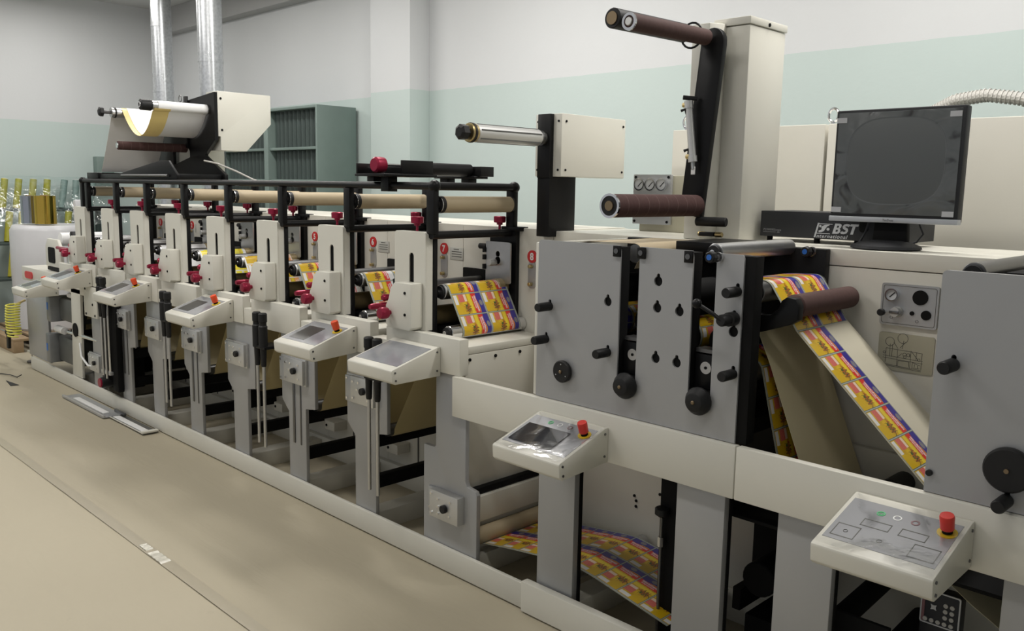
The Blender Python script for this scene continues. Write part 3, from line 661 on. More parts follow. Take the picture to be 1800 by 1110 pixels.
console('console with orange stop button, second from the grey station along the printing units', -3.665, -3.350, 2.075, 2.334, .918, .998, .86, 'unit')
console('console with orange stop button, beside the badge 5 and 6 units', -4.875, -4.555, 2.075, 2.334, .918, 1.0, .86, 'unit')
console('console with orange stop button, on the third printing unit from the left', -5.995, -5.675, 2.075, 2.334, .918, 1.0, .86, 'unit')
console('console with orange stop button, higher of the two at the far left', -7.05, -6.735, 2.075, 2.334, .925, 1.0, .87, 'unit')
console('console with orange stop button, lowest and farthest at the left end', -7.80, -7.49, 2.075, 2.334, .79, .855, .74, 'unit')
console('console with a dark touch screen and red stop button on the cream beam', -2.143, -1.825, 2.062, 2.319, .755, .832, .70, 'screen')
console('nearest console with printed keys and red stop button at the lower right', -.945, -.643, 2.045, 2.319, .768, .838, .71, 'keys')
# ------------------------------------------------------------------ beam and stands
bm_ = thing('machine_beam', 'long cream front beam carrying the grey stations', 'beam', (-1.3, 2.36, .705))
B().box(-2.657, -1.331, 2.32, 2.351, .705, .876, 0.005).build('beam_section', cream, bm_)
B().box(-1.329, .55, 2.32, 2.351, .705, .876, 0.005).build('beam_section', cream, bm_)
ws = thing('support_stand', 'wide grey stand with a drive box beside the last printing unit', 'stand', (-2.7, 2.36, 0), 'grey stands under the press')
B().prism([(-2.869, .0), (-2.525, .0), (-2.525, .385), (-2.535, .40), (-2.585, .408), (-2.597, .43), (-2.597, .703), (-2.66, .703), (-2.66, .872), (-2.788, .872), (-2.788, .545), (-2.80, .535), (-2.869, .535)], 'y', 2.346, 2.368, 0.002).build('plate', grey, ws)
bx = B().box(-2.825, -2.785, 2.333, 2.346, .245, .36, 0.002).build('drive_box', greylt, ws)
B().box(-2.784, -2.600, 2.306, 2.346, .240, .362, 0.003).build('cover', alu, bx)
B().cyl((-2.68, 2.306, .298), (-2.68, 2.288, .298), 0.018, 14, 0.002).build('knob', rubber, bx)
b = B()
for x, z in ((-2.77, .345), (-2.77, .258), (-2.725, .33), (-2.725, .295), (-2.725, .265), (-2.65, .27), (-2.645, .335)):
    b = B(); screw(b, x, 2.306, z, .006); b.build('screw', chrome, bx)
b = B(); b.box(-2.82, -2.81, 2.332, 2.334, .26, .27)
b.build('end_screw', chrome, bx)
for x0, x1, lb in ((-2.182, -2.0, 'grey stand below the touch-screen console'), (-1.556, -1.375, 'grey stand between the two consoles, left of the gap with black rollers'), (-1.192, -1.015, 'grey stand just left of the nearest console'), (-.574, -.38, 'grey stand at the right edge of the picture')):
    q = thing('support_stand', lb, 'stand', ((x0+x1)/2, 2.36, 0), 'grey stands under the press')
    B().box(x0, x1, 2.3515, 2.380, .0, .82, 0.002).build('plate', grey, q)
    B().box(x1-.012, x1+.002, 2.3805, 2.398, .0, .705, 0.001).build('side_shadow_strip', blackm, q)  # black strip stands in for the shadow on the stand's side face
# ------------------------------------------------------------------ die-cutting station
ds = thing('die_cutting_station', 'grey die-cutting station with black knobs and three handwheels', 'machine station', (-1.77, 2.6, .876))
def keyhole(cx, cz, r=.0165, r2=.0065, up_=.019):
    return circ(cx, cz, r, 16, math.radians(115), math.radians(425))+circ(cx, cz+up_, r2, 8, math.radians(-10), math.radians(190))
KH = [(-1.865, 1.269), (-1.658, 1.358), (-1.658, 1.270), (-1.571, 1.268), (-1.656, 1.101), (-1.573, 1.099), (-1.372, 1.227)]
GR = [(-2.135, 1.224), (-2.150, 1.100), (-1.858, 1.092), (-1.365, 1.352), (-1.365, 1.096), (-1.372, 1.268)]
def outline(s1, s2, g=0.0):
    return [(-2.197, .878), (-1.347, .878), (-1.347, 1.452), (-1.353, 1.464), (-1.436, 1.464), (-1.442, 1.458), (-1.442-g, s2), (-1.455, s2-.018), (-1.51, s2-.018), (-1.525, s2), (-1.528, 1.444), (-1.532, 1.466), (-1.732, 1.466), (-1.736, 1.46), (-1.736-g, s1), (-1.75, s1-.018), (-1.80, s1-.018), (-1.815, s1), (-1.817, 1.446), (-1.821, 1.466), (-2.188, 1.466), (-2.197, 1.455)]
pn = B().prism(outline(.985, .985), 'y', 2.340, 2.347, 0, [keyhole(*p) for p in KH]+[keyhole(*p, .0155) for p in GR]).build('front_panel', grey, ds)
bk = [(-2.19, .880), (-1.312, .880), (-1.312, 1.46), (-1.43, 1.46), (-1.437, 1.02), (-1.528, 1.02), (-1.528, 1.46), (-1.725, 1.46), (-1.732, 1.02), (-1.817, 1.02), (-1.817, 1.46), (-2.19, 1.46)]
B().prism(bk, 'y', 2.348, 2.395, 0.001).build('side_frame', blackm, ds)
B().box(-2.216, -2.199, 2.345, 2.89, .878, 1.455, 0.003).build('end_cover', cream, ds)
B().box(-2.19, -1.338, 2.862, 2.896, .70, 1.462, 0.003).build('rear_frame', black, ds)
B().box(-2.18, -1.36, 2.43, 2.86, .88, .93).build('sump', blackm, ds)
for x, z in GR[:5]:
    gk = B().rev((x, 2.352, z), (x, 2.272, z), [(.0125, 0), (.0125, .2), (.0165, .22), (.0165, .93), (.0145, 1)], 18).build('grip_knob', rubber, ds)
cx, cz = GR[5]
ck = B().rev((cx, 2.352, cz), (cx, 2.262, cz), [(.015, 0), (.022, .15), (.022, .5), (.0185, .55), (.0185, .92), (.015, 1)], 20).build('crank', rubber, ds)
B().tube([(cx, 2.268, cz), (cx-.025, 2.262, cz+.018), (-1.445, 2.25, 1.312)], .0065, 10).build('crank_arm', black, ck)
B().sph((-1.447, 2.248, 1.314), .0155, 16).build('ball', black, ck)
for x, z, big in ((-2.055, .993, 0), (-1.768, .990, 1), (-1.476, .991, 1)):
    h = B().rev((x, 2.334, z), (x, 2.296 if big else 2.318, z), [(.045, 0), (.046, .25), (.044, .4), (.030, .95), (.026, 1)] if big else [(.040, 0), (.041, .3), (.041, .75), (.037, 1)], 32 if not big else 20).build('handwheel', rubber, ds)
    y0 = 2.297 if big else 2.318
    B().rev((x, y0, z), (x, y0-.006, z), [(.007, 0), (.006, .7), (.004, 1)], 12).build('hub', bronze, h)
    if not big:
        for a in (90, 210, 330): B().sph((x+.027*math.cos(math.radians(a)), 2.319, z+.027*math.sin(math.radians(a))), .003, 8).build('rivet', steel, h)
for x0, x1 in ((-1.812, -1.738), (-1.523, -1.444)):
    xm = (x0+x1)/2
    jb = B().box(x0, x1, 2.372, 2.43, 1.022, 1.135, 0.003).build('jack_block', black, ds)
    B().cyl((xm+.004, 2.372, 1.093), (xm+.004, 2.366, 1.093), .020, 22).build('steel_disc', steel, jb)
    B().cyl((xm+.004, 2.366, 1.093), (xm+.004, 2.364, 1.093), .005, 10).build('disc_hole', blackm, jb)
    B().box(x0, x1, 2.374, 2.425, 1.14, 1.152).build('ledge', darksteel, jb)
for x, z in ((-1.826, 1.447), (-1.724, 1.447), (-1.540, 1.447)):
    cb = B().box(x-.016, x+.016, 2.329, 2.337, z-.02, z+.018, 0.002).build('corner_block', black, ds)
    B().cyl((x, 2.329, z), (x, 2.325, z), .009, 14).build('socket_screw', darksteel, cb)
def roller(parent, nm, x, z, r, y0, y1, m, hub=True):
    o = B().cyl((x, y0, z), (x, y1, z), r, 28, 0.002).build(nm, m, parent)
    if hub:
        B().cyl((x, y0-.012, z), (x, y0+.001, z), r*.75, 20).build('hub', rubber, o); B().cyl((x, y0-.018, z), (x, y0-.011, z), r*.3, 12).build('shaft', chrome, o)
    return o
roller(ds, 'chrome_roller', -1.478, 1.463, .028, 2.385, 2.862, steel)
for x, y in ((-1.447, 2.335), (-1.40, 2.862)):
    kb = B().rev((x, y, 1.452), (x, y-.032, 1.452), [(.010, 0), (.010, .3), (.0185, .35), (.0185, .9), (.016, 1)], 8).build('blue_centre_knob', rubber, ds)
    B().cyl((x, y-.032, 1.452), (x, y-.034, 1.452), .009, 12).build('blue_cap', bluep, kb)
    B().ring((x+.012, y, 1.452), (x+.012, y-.006, 1.452), .017, .010, 16).build('knob_washer', chrome, kb)
roller(ds, 'kraft_roller', -1.845, 1.432, .034, 2.46, 2.86, steel, False)
roller(ds, 'exit_roller', -1.360, 1.342, .0335, 2.435, 2.862, darksteel)
roller(ds, 'lower_roller', -1.378, 1.085, .034, 2.43, 2.862, darksteel)
for x, z, r in ((-2.05, 1.16, .06), (-1.98, 1.30, .045), (-1.78, 1.20, .05), (-1.62, 1.17, .06), (-1.62, 1.31, .05), (-1.48, 1.17, .045), (-1.47, 1.33, .04)): roller(ds, 'inner_cylinder', x, z, r, 2.45, 2.86, blackm, False)
B().box(-1.80, -1.525, 2.64, 2.95, 1.440, 1.474, 0.002).build('top_plate', black, ds)
arm = B().prism([(-1.41, 1.20), (-1.33, 1.222), (-1.245, 1.252), (-1.215, 1.27), (-1.215, 1.315), (-1.225, 1.335), (-1.255, 1.338), (-1.272, 1.325), (-1.282, 1.298), (-1.305, 1.278), (-1.335, 1.275), (-1.36, 1.29), (-1.41, 1.30)], 'y', 2.44, 2.475, 0.003).build('nip_arm', black, ds)
nr = B().cyl((-1.25, 2.476, 1.307), (-1.25, 2.875, 1.307), .0365, 28, 0.008).build('grip_roller', brown_plain, ds)
ca = [(-1.21, 1.465)]
# webs of the die station (spans of the continuous web)
sheet('kraft_span', [(-2.14, 1.45), (-2.05, 1.464)]+arc(-1.845, 1.432, .0352, 100, -20, 8)+[(-1.83, 1.40), (-1.84, 1.38)], 2.452, 2.85, [kraft, kraft], lw)
pf = [(-1.46, 1.372), (-1.40, 1.376)]+arc(-1.360, 1.342, .0347, 92, 35, 6)+[(-1.285, 1.295), (-1.239, 1.229)]
Lf = sum(math.hypot(b_[0]-a_[0], b_[1]-a_[1]) for a_, b_ in zip(pf, pf[1:]))
sheet('web_span', pf, 2.485, 2.845, [PRINT[4], backing], lw, v0=1-(Lf/.103) % 1)
pd = [(-1.2388, 1.2288), (-1.03, 1.032), (-.80, .815), (-.72, .74)]
sheet('liner_span', pd, 2.485, 2.845, [linerlt, backing], lw)
sheet('stripped_label_span', [(a+.001, c+.001) for a, c in pd], 2.487, 2.668, [PRINT[4], backing], lw, v0=0.0, us=(0.0, 1.0))
sheet('waste_span', [(-1.395, 1.245), (-1.365, 1.215), (-1.318, 1.118), (-1.2, .83), (-1.145, .70)], 2.478, 2.845, [backing, backing], lw)
sheet('web_span', [(-1.52, 1.158), (-1.45, 1.150)]+arc(-1.378, 1.085, .0352, 75, 10, 5)+[(-1.31, .96), (-1.268, .80), (-1.25, .68)], 2.478, 2.84, [PRINT[4], backing], lw, v0=.2)
sheet('web_span', arc(-1.62, 1.17, .0612, 85, -60, 10), 2.455, 2.855, [PRINT[4], backing], lw, v0=.2, cell=.07)
sheet('web_span', arc(-2.05, 1.16, .0612, 85, -60, 10), 2.455, 2.855, [PRINT[4], backing], lw, v0=.6, cell=.07)
# ------------------------------------------------------------------ second grey station at the right edge
rs = thing('slitting_station', 'grey station at the right edge with a large black handwheel', 'machine station', (-.35, 2.6, .876))
kh2 = [(-.735, 1.225), (-.583, .905)]
B().prism(rr(-.780, .15, .878, 1.464, .012, 4, '0011'), 'y', 2.336, 2.352, 0, [keyhole(*p, .0155) for p in kh2]).build('front_panel', grey, rs)
B().box(-.770, .15, 2.354, 2.425, .880, 1.458, 0.002).build('side_frame', blackm, rs)
for x, z in kh2: B().rev((x, 2.352, z), (x, 2.262, z), [(.0125, 0), (.0125, .2), (.0175, .22), (.0175, .93), (.0145, 1)], 18).build('grip_knob', rubber, rs)
h = B().rev((-.583, 2.334, .986), (-.583, 2.310, .986), [(.055, 0), (.057, .3), (.057, .7), (.052, 1)], 36).build('handwheel', rubber, rs)
B().cyl((-.583, 2.310, .986), (-.583, 2.305, .986), .006, 10).build('hub', bronze, h)
B().cyl((-.768, 2.336, .931), (-.768, 2.326, .931), .0085, 12, .001).build('bolt', rubber, rs)
roller(rs, 'top_roller', -.735, 1.452, .030, 2.43, 2.88, darksteel); B().box(-.66, .15, 2.43, 2.90, 1.435, 1.462, 0.002).build('top_plate', blackm, rs)
B().box(-.772, .15, 2.865, 2.896, .88, 1.405, 0.003).build('rear_frame', blackm, rs)
# ------------------------------------------------------------------ rear cabinet of the finishing end
rc = thing('rear_cabinet', 'long cream rear cabinet behind the grey stations', 'cabinet', (-.9, 3.2, .112))
B().box(-2.63, .9, 2.90, 3.42, .112, 1.405, 0.003).build('body', cream2, rc)
B().box(-2.63, .9, 2.897, 3.42, 1.408, 1.465, 0.003).build('lid', cream, rc)
b = B()
for x, z in ((-2.15, .66), (-2.17, .60), (-2.1, .50), (-2.13, .36), (-2.0, .40), (-1.95, .62), (-1.98, .33), (-1.9, .30), (-1.88, .52), (-2.12, .34), (-2.12, .315), (-1.2, .75), (-1.2, .70), (-1.05, .79), (-1.02, .74), (-1.03, .82)): B().cyl((x, 2.90, z), (x, 2.896, z), .0065, 8).build('bolt', blackm, rc)
b.bm.free()
B().box(-1.85, -1.842, 2.894, 2.90, .12, .87).build('panel_edge', card, rc)
B().box(-1.24, -.93, 2.872, 2.90, .70, .80, 0.004).build('bearing_plate', cream2, rc)
B().cyl((-1.02, 2.88, .715), (-1.02, 2.75, .715), .035, 20, .003).build('drive_hub', rubber, rc)
gp = B().prism(rr(-1.150, -.969, 1.226, 1.364, .008), 'y', 2.888, 2.90).build('control_plate', greylt, rc)
B().prism(rr(-1.144, -.975, 1.232, 1.358, .007), 'y', 2.8872, 2.889, 0, [rr(-1.1425, -.9765, 1.2335, 1.3565, .006)]).build('printed_border', ink, gp)
def gauge(parent, x, y, z, r):
    o = B().ring((x, y, z), (x, y-.016, z), r, r*.80, 28).build('gauge_bezel', chrome, parent)
    B().cyl((x, y, z), (x, y-.008, z), r*.82, 24).build('gauge_dial', gaugeface, o)
    B().beam((x-r*.35, y-.009, z-r*.35), (x+r*.4, y-.009, z+r*.4), .001, r*.12).build('gauge_needle', blackm, o)
gauge(gp, -1.112, 2.888, 1.327, .0215)
B().cyl((-1.025, 2.888, 1.325), (-1.025, 2.884, 1.325), .024, 24).build('black_port', blackm, gp)
B().cyl((-1.003, 2.888, 1.270), (-1.003, 2.884, 1.270), .0155, 20).build('black_port', blackm, gp); B().cyl((-1.047, 2.888, 1.272), (-1.047, 2.884, 1.272), .007, 14).build('black_port', blackm, gp)
kn = B().rev((-1.093, 2.888, 1.273), (-1.093, 2.858, 1.273), [(.018, 0), (.018, .3), (.0155, .4), (.015, 1)], 20).build('chrome_selector', alu, gp)
B().box(-1.108, -1.078, 2.852, 2.859, 1.268, 1.278, .001).build('selector_bar', darksteel, kn)
v_ = B().cyl((-1.132, 2.888, 1.270), (-1.132, 2.86, 1.270), .006, 12).build('valve_stem', chrome, gp); B().cyl((-1.132, 2.86, 1.270), (-1.132, 2.842, 1.270), .0115, 16, .002).build('valve_knob', rubber, v_)
for x, z in ((-1.112, 1.252), (-1.03, 1.247)): B().ring((x, 2.888, z), (x, 2.887, z), .005, .0038, 14).build('printed_symbol', ink, gp)
sp = B().prism(rr(-1.150, -.972, 1.075, 1.200, .008), 'y', 2.896, 2.90).build('diagram_plate', plate_beige, rc)
b = B()
def ln(x0, z0, x1, z1, r=.0007): b.tube([(-1.150+.178*x0, 2.8955, 1.075+.125*z0), (-1.150+.178*x1, 2.8955, 1.075+.125*z1)], r, 5)
def lc_(cx, cz, r): b.tube([(-1.150+.178*cx+r*math.cos(a*PI/9), 2.8955, 1.075+.125*cz+r*math.sin(a*PI/9)) for a in range(19)], .0007, 5)
for q in ((.15, .58, .80, .55), (.15, .58, .15, .20), (.80, .55, .80, .12), (.10, .38, .82, .34), (.10, .32, .82, .28), (.12, .15, .80, .10), (.12, .12, .80, .07), (.36, .58, .36, .12), (.60, .56, .60, .12), (.38, .28, .58, .28), (.38, .28, .38, .14), (.58, .28, .58, .14), (.64, .28, .78, .22), (.64, .28, .64, .12), (.66, .14, .78, .14), (.22, .70, .22, .36), (.26, .70, .26, .36), (.28, .76, .36, .60), (.46, .82, .44, .60), (.50, .80, .40, .62), (.60, .58, .74, .36), (.70, .56, .70, .36), (.68, .24, .68, .16), (.74, .22, .74, .15), (.36, .36, .44, .48), (.57, .48, .60, .40)): ln(*q)
lc_(.21, .76, .0145); lc_(.44, .88, .0165); lc_(.49, .46, .0055); lc_(.56, .46, .0055); lc_(.50, .40, .0045); lc_(.12, .46, .004); lc_(.75, .37, .004)
b.build('diagram_lines', ink, sp)
# tall cabinet row further back
tc_ = thing('tall_cabinet', 'row of tall cream cabinets with lifting eyes behind the monitor', 'cabinet', (-.8, 3.8, 0.0))
for x0, x1 in ((-2.50, -1.726), (-1.712, -.60), (-.588, 1.2)): B().box(x0, x1, 3.60, 4.05, 0.0, 1.945, 0.004).build('cabinet_section', cream2, tc_)
for x in (-2.46, -1.72, -.62): 
    b = B(); b.tube([(x+.022*math.sin(a*PI/8), 3.66, 1.985+.022*math.cos(a*PI/8)*1.3) for a in range(17)], .006, 8); b.cyl((x, 3.66, 1.945), (x, 3.66, 1.958), .012, 12); b.build('lifting_eye', chrome, tc_)
ho = B(); pts = [(-1.62, 4.35, 1.98), (-1.55, 4.33, 2.04), (-1.45, 4.31, 2.085), (-1.317, 4.30, 2.10), (-1.17, 4.30, 2.075), (-1.0, 4.32, 2.0), (-.8, 4.35, 1.85), (-.6, 4.4, 1.6)]
P_ = [Vector(p) for p in pts]; fine_ = []
for i in range(len(P_)-1):
    for k in range(16): fine_.append(P_[i].lerp(P_[i+1], k/16))
for i in range(0, 3):
    fine_ = [fine_[0]]+[(fine_[j-1]+fine_[j]*2+fine_[j+1])/4 for j in range(1, len(fine_)-1)]+[fine_[-1]]
ho.tube(fine_, .026, 12)
hose = ho.build('corrugated_hose', greyhose); tag(hose, 'grey corrugated hose arching behind the tall cabinets', 'hose')
rg = thing('hose_ribs', '', 'hose', (0, 0, 0)); bpy.data.objects.remove(rg)
b = B()
for i in range(1, len(fine_)-1, 2):
    t_ = (fine_[i+1]-fine_[i-1]).normalized(); b._ring(fine_[i]-t_*.003, fine_[i]+t_*.003, .031, .024, 12)
b.build('ribs', greyhose, hose)
# ------------------------------------------------------------------ monitor and image processor
mo = thing('monitor', 'flat computer monitor with film taped over its dark screen', 'monitor', (-1.21, 3.05, 1.465))
mb = B().rev((-1.205, 3.03, 1.465), (-1.205, 3.03, 1.495), [(.10, 0), (.115, .15), (.112, .45), (.085, .8), (.05, 1)], 36).build('foot', box_grey, mo)
B().prism([(-1.265, 1.49), (-1.145, 1.49), (-1.150, 1.60), (-1.26, 1.60)], 'y', 3.055, 3.085, 0.006).build('neck', blackm, mo)
B().box(-1.412, -.981, 3.03, 3.075, 1.561, 1.942, 0.006).build('casing', box_grey, mo)
def screenmat():
    N = NT('film_over_screen'); g_ = N.n('ShaderNodeTexCoord').outputs['Generated']; sep = N.n('ShaderNodeSeparateXYZ'); N.put(sep.inputs[0], g_)
    a = N.ma('POWER', N.ma('ABSOLUTE', N.ma('DIVIDE', N.ma('SUBTRACT', sep.outputs[0], .5), .40)), 3.0); c = N.ma('POWER', N.ma('ABSOLUTE', N.ma('DIVIDE', N.ma('SUBTRACT', sep.outputs[2], .52), .42)), 3.0)
    e = N.ramp(N.ma('ADD', a, c), .96, 1.06); nz = N.noise(g_, 4, 2, 1.2)
    col = N.mix(N.ma('MULTIPLY', e, N.ramp(nz, .35, .7)), (.10, .11, .113), (.13, .14, .145))
    col = N.mix(N.ma('MULTIPLY', e, N.ramp(nz, .44, .36)), col, (.035, .036, .039))
    N.put(N.b.inputs['Base Color'], col); N.put(N.b.inputs['Roughness'], N.ma('MULTIPLY_ADD', e, -.22, .42)); 
    N.bump(N.ma('MULTIPLY', nz, e), .25, .02); return N.m
B().box(-1.402, -.993, 3.0265, 3.0305, 1.584, 1.932, 0.001).build('screen', screenmat(), mo)
bz = B().box(-1.414, -.979, 3.024, 3.06, 1.556, 1.5745, 0.003).build('silver_strip', silverplastic, mo)
B().mesh(text('TaxDute', .0105), face_y(-1.222, 3.0235, 1.5615)).build('brand_lettering', ink, bz)
for x0, z0 in ((-1.407, 1.898), (-1.030, 1.905), (-1.407, 1.588), (-1.03, 1.582)): B().box(x0, x0+.036, 3.0245, 3.0268, z0, z0+.018).build('tape_piece', logo, mo)
B().tube([(-1.12, 3.08, 1.56), (-1.105, 3.09, 1.52), (-1.125, 3.09, 1.492), (-1.15, 3.08, 1.482), (-1.19, 3.09, 1.475)], .0035, 8).build('cable', box_grey, mo)
bs = thing('image_processor', 'dark grey flat instrument box with pale lettering left of the monitor', 'instrument', (-1.45, 3.2, 1.465))
B().box(-1.735, -1.17, 3.12, 3.38, 1.484, 1.582, 0.002).build('case', box_grey, bs)
for x in (-1.705, -1.51, -1.355, -1.20): B().cyl((x, 3.145, 1.465), (x, 3.145, 1.484), .011, 14).build('foot', blackm, bs)
FY = 3.1196
lg = B()
gB = [(0, 0), (.45, 0), (.62, .05), (.70, .16), (.70, .36), (.62, .47), (.55, .51), (.62, .56), (.67, .66), (.67, .84), (.58, .96), (.42, 1), (0, 1)]
gBh = [[(.25, .2), (.42, .2), (.46, .25), (.46, .36), (.42, .41), (.25, .41)], [(.25, .60), (.40, .60), (.44, .65), (.44, .76), (.40, .81), (.25, .81)]]
gT = [(.24, 0), (.50, 0), (.50, .78), (.76, .78), (.76, 1), (0, 1), (0, .78), (.24, .78)]
cS = [(.66, .78), (.56, .88), (.36, .89), (.2, .85), (.14, .74), (.2, .62), (.36, .54), (.52, .46), (.58, .32), (.52, .17), (.36, .11), (.16, .12), (.06, .22)]
def stroke(c, w):
    a, b = [], []
    for k in range(len(c)):
        p, q = c[max(k-1, 0)], c[min(k+1, len(c)-1)]; L = math.hypot(q[0]-p[0], q[1]-p[1]); nx, ny = -(q[1]-p[1])/L*w, (q[0]-p[0])/L*w
        a.append((c[k][0]+nx, c[k][1]+ny)); b.append((c[k][0]-nx, c[k][1]-ny))
    return a+b[::-1]
def put_glyph(pts, x0): return [(x0+.036*(x+.25*z), 1.5105+.0375*z) for x, z in pts]
lg.prism(put_glyph(gB, -1.4915), 'y', FY-.0004, FY+.0004, 0, [put_glyph(h_, -1.4915) for h_ in gBh])
lg.prism(put_glyph(stroke(cS, .115), -1.4645), 'y', FY-.0004, FY+.0004); lg.prism(put_glyph(gT, -1.4375), 'y', FY-.0004, FY+.0004)
lg.mesh(text('nternational', .0188, .25, .0003, 1.16), face_y(-1.5475, FY, 1.4935))
lg.prism([(-1.5565, 1.494), (-1.5505, 1.494), (-1.5385, 1.548), (-1.5445, 1.548)], 'y', FY-.0004, FY+.0004)
lg.prism([(-1.5425, 1.546), (-1.492, 1.546), (-1.4925, 1.5435), (-1.543, 1.5435)], 'y', FY-.0004, FY+.0004)
lg.prism([(-1.5485, 1.5105), (-1.4995, 1.5105), (-1.499, 1.508), (-1.549, 1.508)], 'y', FY-.0004, FY+.0004)
sw = [(-1.539, 1.513), (-1.530, 1.514), (-1.521, 1.519), (-1.516, 1.528), (-1.511, 1.536), (-1.501, 1.542), (-1.507, 1.5425), (-1.519, 1.541), (-1.528, 1.537), (-1.531, 1.530), (-1.529, 1.525), (-1.534, 1.522), (-1.541, 1.519)]
lg.prism(sw, 'y', FY-.0004, FY+.0004); lg.cyl((-1.535, FY-.0004, 1.536), (-1.535, FY+.0004, 1.536), .0042, 14); lg.cyl((-1.507, FY-.0004, 1.526), (-1.507, FY+.0004, 1.526), .0052, 14)
bmesh.ops.transform(lg.bm, matrix=Matrix.Translation((.045, 0, -.005)) @ Matrix.Translation((-1.5565, 0, 1.494)) @ Matrix.Diagonal((1.09, 1, 1.0, 1)) @ Matrix.Translation((1.5565, 0, -1.494)), verts=lg.bm.verts)
lg.build('logo_lettering', logo, bs)
B().mesh(text('POWERScope', .0115, .25, .0002, 1.15), face_y(-1.722, FY, 1.506)).build('product_lettering', logodim, bs)
b = B(); b.mesh(text('4000', .006, .25, .0002), face_y(-1.664, FY, 1.4985)); b.box(-1.722, -1.668, FY-.0004, FY+.0004, 1.5, 1.502); b.build('product_number', logodim, bs)
B().prism(rr(-1.338, -1.308, 1.515, 1.575, .012), 'y', 3.114, 3.12).build('inlet', blackm, bs)
B().tube([(-1.29, 3.09, 1.57), (-1.30, 3.08, 1.52), (-1.315, 3.06, 1.475), (-1.29, 3.03, 1.470), (-1.24, 3.05, 1.485)], .004, 8).build('cable', box_grey, bs)
# ------------------------------------------------------------------ rewinding column with arm
col = thing('rewind_column', 'tall cream column with black swing arm and brown rollers', 'rewinder', (-1.9, 3.05, 1.465))
B().box(-1.905, -1.757, 3.0, 3.27, 1.465, 2.275, 0.004).build('column', cream, col)
cap = B().box(-1.912, -1.752, 2.993, 3.275, 2.277, 2.305, 0.003).build('cap', cream, col)
B().cyl((-1.752, 3.13, 2.288), (-1.748, 3.13, 2.288), .007, 10).build('bolt', blackm, cap)
fc = B().prism([(-1.962, 2.925), (-1.885, 2.925), (-1.858, 2.975), (-1.858, 3.0), (-1.962, 3.0)], 'z', 1.466, 2.285, 0.004).build('front_cover', cream, col)
for z in (2.20, 1.80): B().cyl((-1.892, 2.955, z), (-1.889, 2.950, z), .005, 8).build('screw', blackm, fc)
ap = [(-1.943, 1.63), (-1.94, 1.575), (-1.86, 1.548), (-1.853, 1.555), (-1.79, 2.19)]+circ(-1.838, 2.205, .048, 10, math.radians(0), math.radians(170))+[(-1.895, 2.11)]
am = B().prism(ap, 'y', 2.872, 2.90, 0.003).build('swing_arm', black, col)
tr_ = B().cyl((-1.848, 2.385, 2.207), (-1.848, 2.845, 2.216), .029, 26, .002).build('upper_roller', brown_plain, col)
B().cyl((-1.848, 2.845, 2.216), (-1.848, 2.872, 2.216), .013, 14).build('roller_shaft', chrome, tr_)
B().ring((-1.848, 2.380, 2.207), (-1.848, 2.387, 2.207), .029, .020, 26).build('clear_rim', chrome, tr_); B().cyl((-1.848, 2.376, 2.207), (-1.848, 2.386, 2.207), .014, 18, .002).build('end_cap', alu, tr_)
t2 = B().cyl((-1.915, 2.376, 2.225), (-1.915, 2.80, 2.232), .034, 26, .003).build('black_roller', rubber, col); B().cyl((-1.915, 2.372, 2.225), (-1.915, 2.377, 2.225), .022, 20).build('bronze_cap', bronze, t2)
B().cyl((-1.915, 2.80, 2.232), (-1.915, 2.925, 2.232), .020, 16).build('carrier_shaft', darksteel, t2)
B().tube([(-1.88+.045*math.cos(a*PI/10), 2.80, 2.22+.045*math.sin(a*PI/10)) for a in range(21)], .004, 8).build('film_edge', rubber, t2)
lr = B().cyl((-1.87, 2.342, 1.598), (-1.87, 2.865, 1.598), .0405, 30, .003).build('lower_roller', brown, col)
B().ring((-1.87, 2.336, 1.598), (-1.87, 2.344, 1.598), .042, .034, 30).build('rim', chrome, lr); B().cyl((-1.87, 2.338, 1.598), (-1.87, 2.345, 1.598), .034, 24).build('black_face', rubber, lr); B().cyl((-1.87, 2.333, 1.598), (-1.87, 2.339, 1.598), .017, 20).build('bronze_cap', bronze, lr)
py = B().cyl((-1.908, 2.845, 1.965), (-1.882, 2.845, 1.775), .0145, 18).build('air_cylinder', alu, col)
B().cyl((-1.911, 2.845, 1.99), (-1.908, 2.845, 1.962), .0175, 14).build('end_block', alu, py); B().cyl((-1.883, 2.845, 1.785), (-1.880, 2.845, 1.762), .0175, 14).build('end_block', alu, py)
B().cyl((-1.93, 2.835, 2.003), (-1.885, 2.86, 1.998), .0085, 12).build('pivot_pin', rubber, py); B().cyl((-1.880, 2.845, 1.762), (-1.877, 2.845, 1.735), .008, 10).build('piston_rod', steel, py)
B().box(-1.885, -1.869, 2.842, 2.848, 1.715, 1.745, .001).build('clevis', white, py)
for x, z in ((-1.931, 1.975), (-1.906, 1.782)): B().cyl((x, 2.84, z), (x+.016, 2.84, z), .0095, 10).build('brass_fitting', brass, py)
for x, z in ((-1.933, 1.953), (-1.912, 1.803)): B().tube([(x, 2.83, z), (x+.015, 2.835, z+.006), (x+.02, 2.84, z-.012)], .006, 8).build('elbow', rubber, py)
B().tube([(-1.915, 2.84, 1.945), (-1.903, 2.838, 1.88), (-1.894, 2.84, 1.808)], .004, 8).build('air_tube', steel, py)
B().cyl((-1.875, 2.88, 1.538), (-1.755, 2.90, 1.538), .018, 18, .003).build('black_sleeve', rubber, col)
vb = B().box(-1.865, -1.80, 2.885, 2.92, 1.482, 1.498, .002).build('valve_body', black, col)
for x in (-1.875, -1.80): B().cyl((x, 2.90, 1.49), (x+.03, 2.90, 1.49), .010, 12, .002).build('brass_fitting', brass, vb)
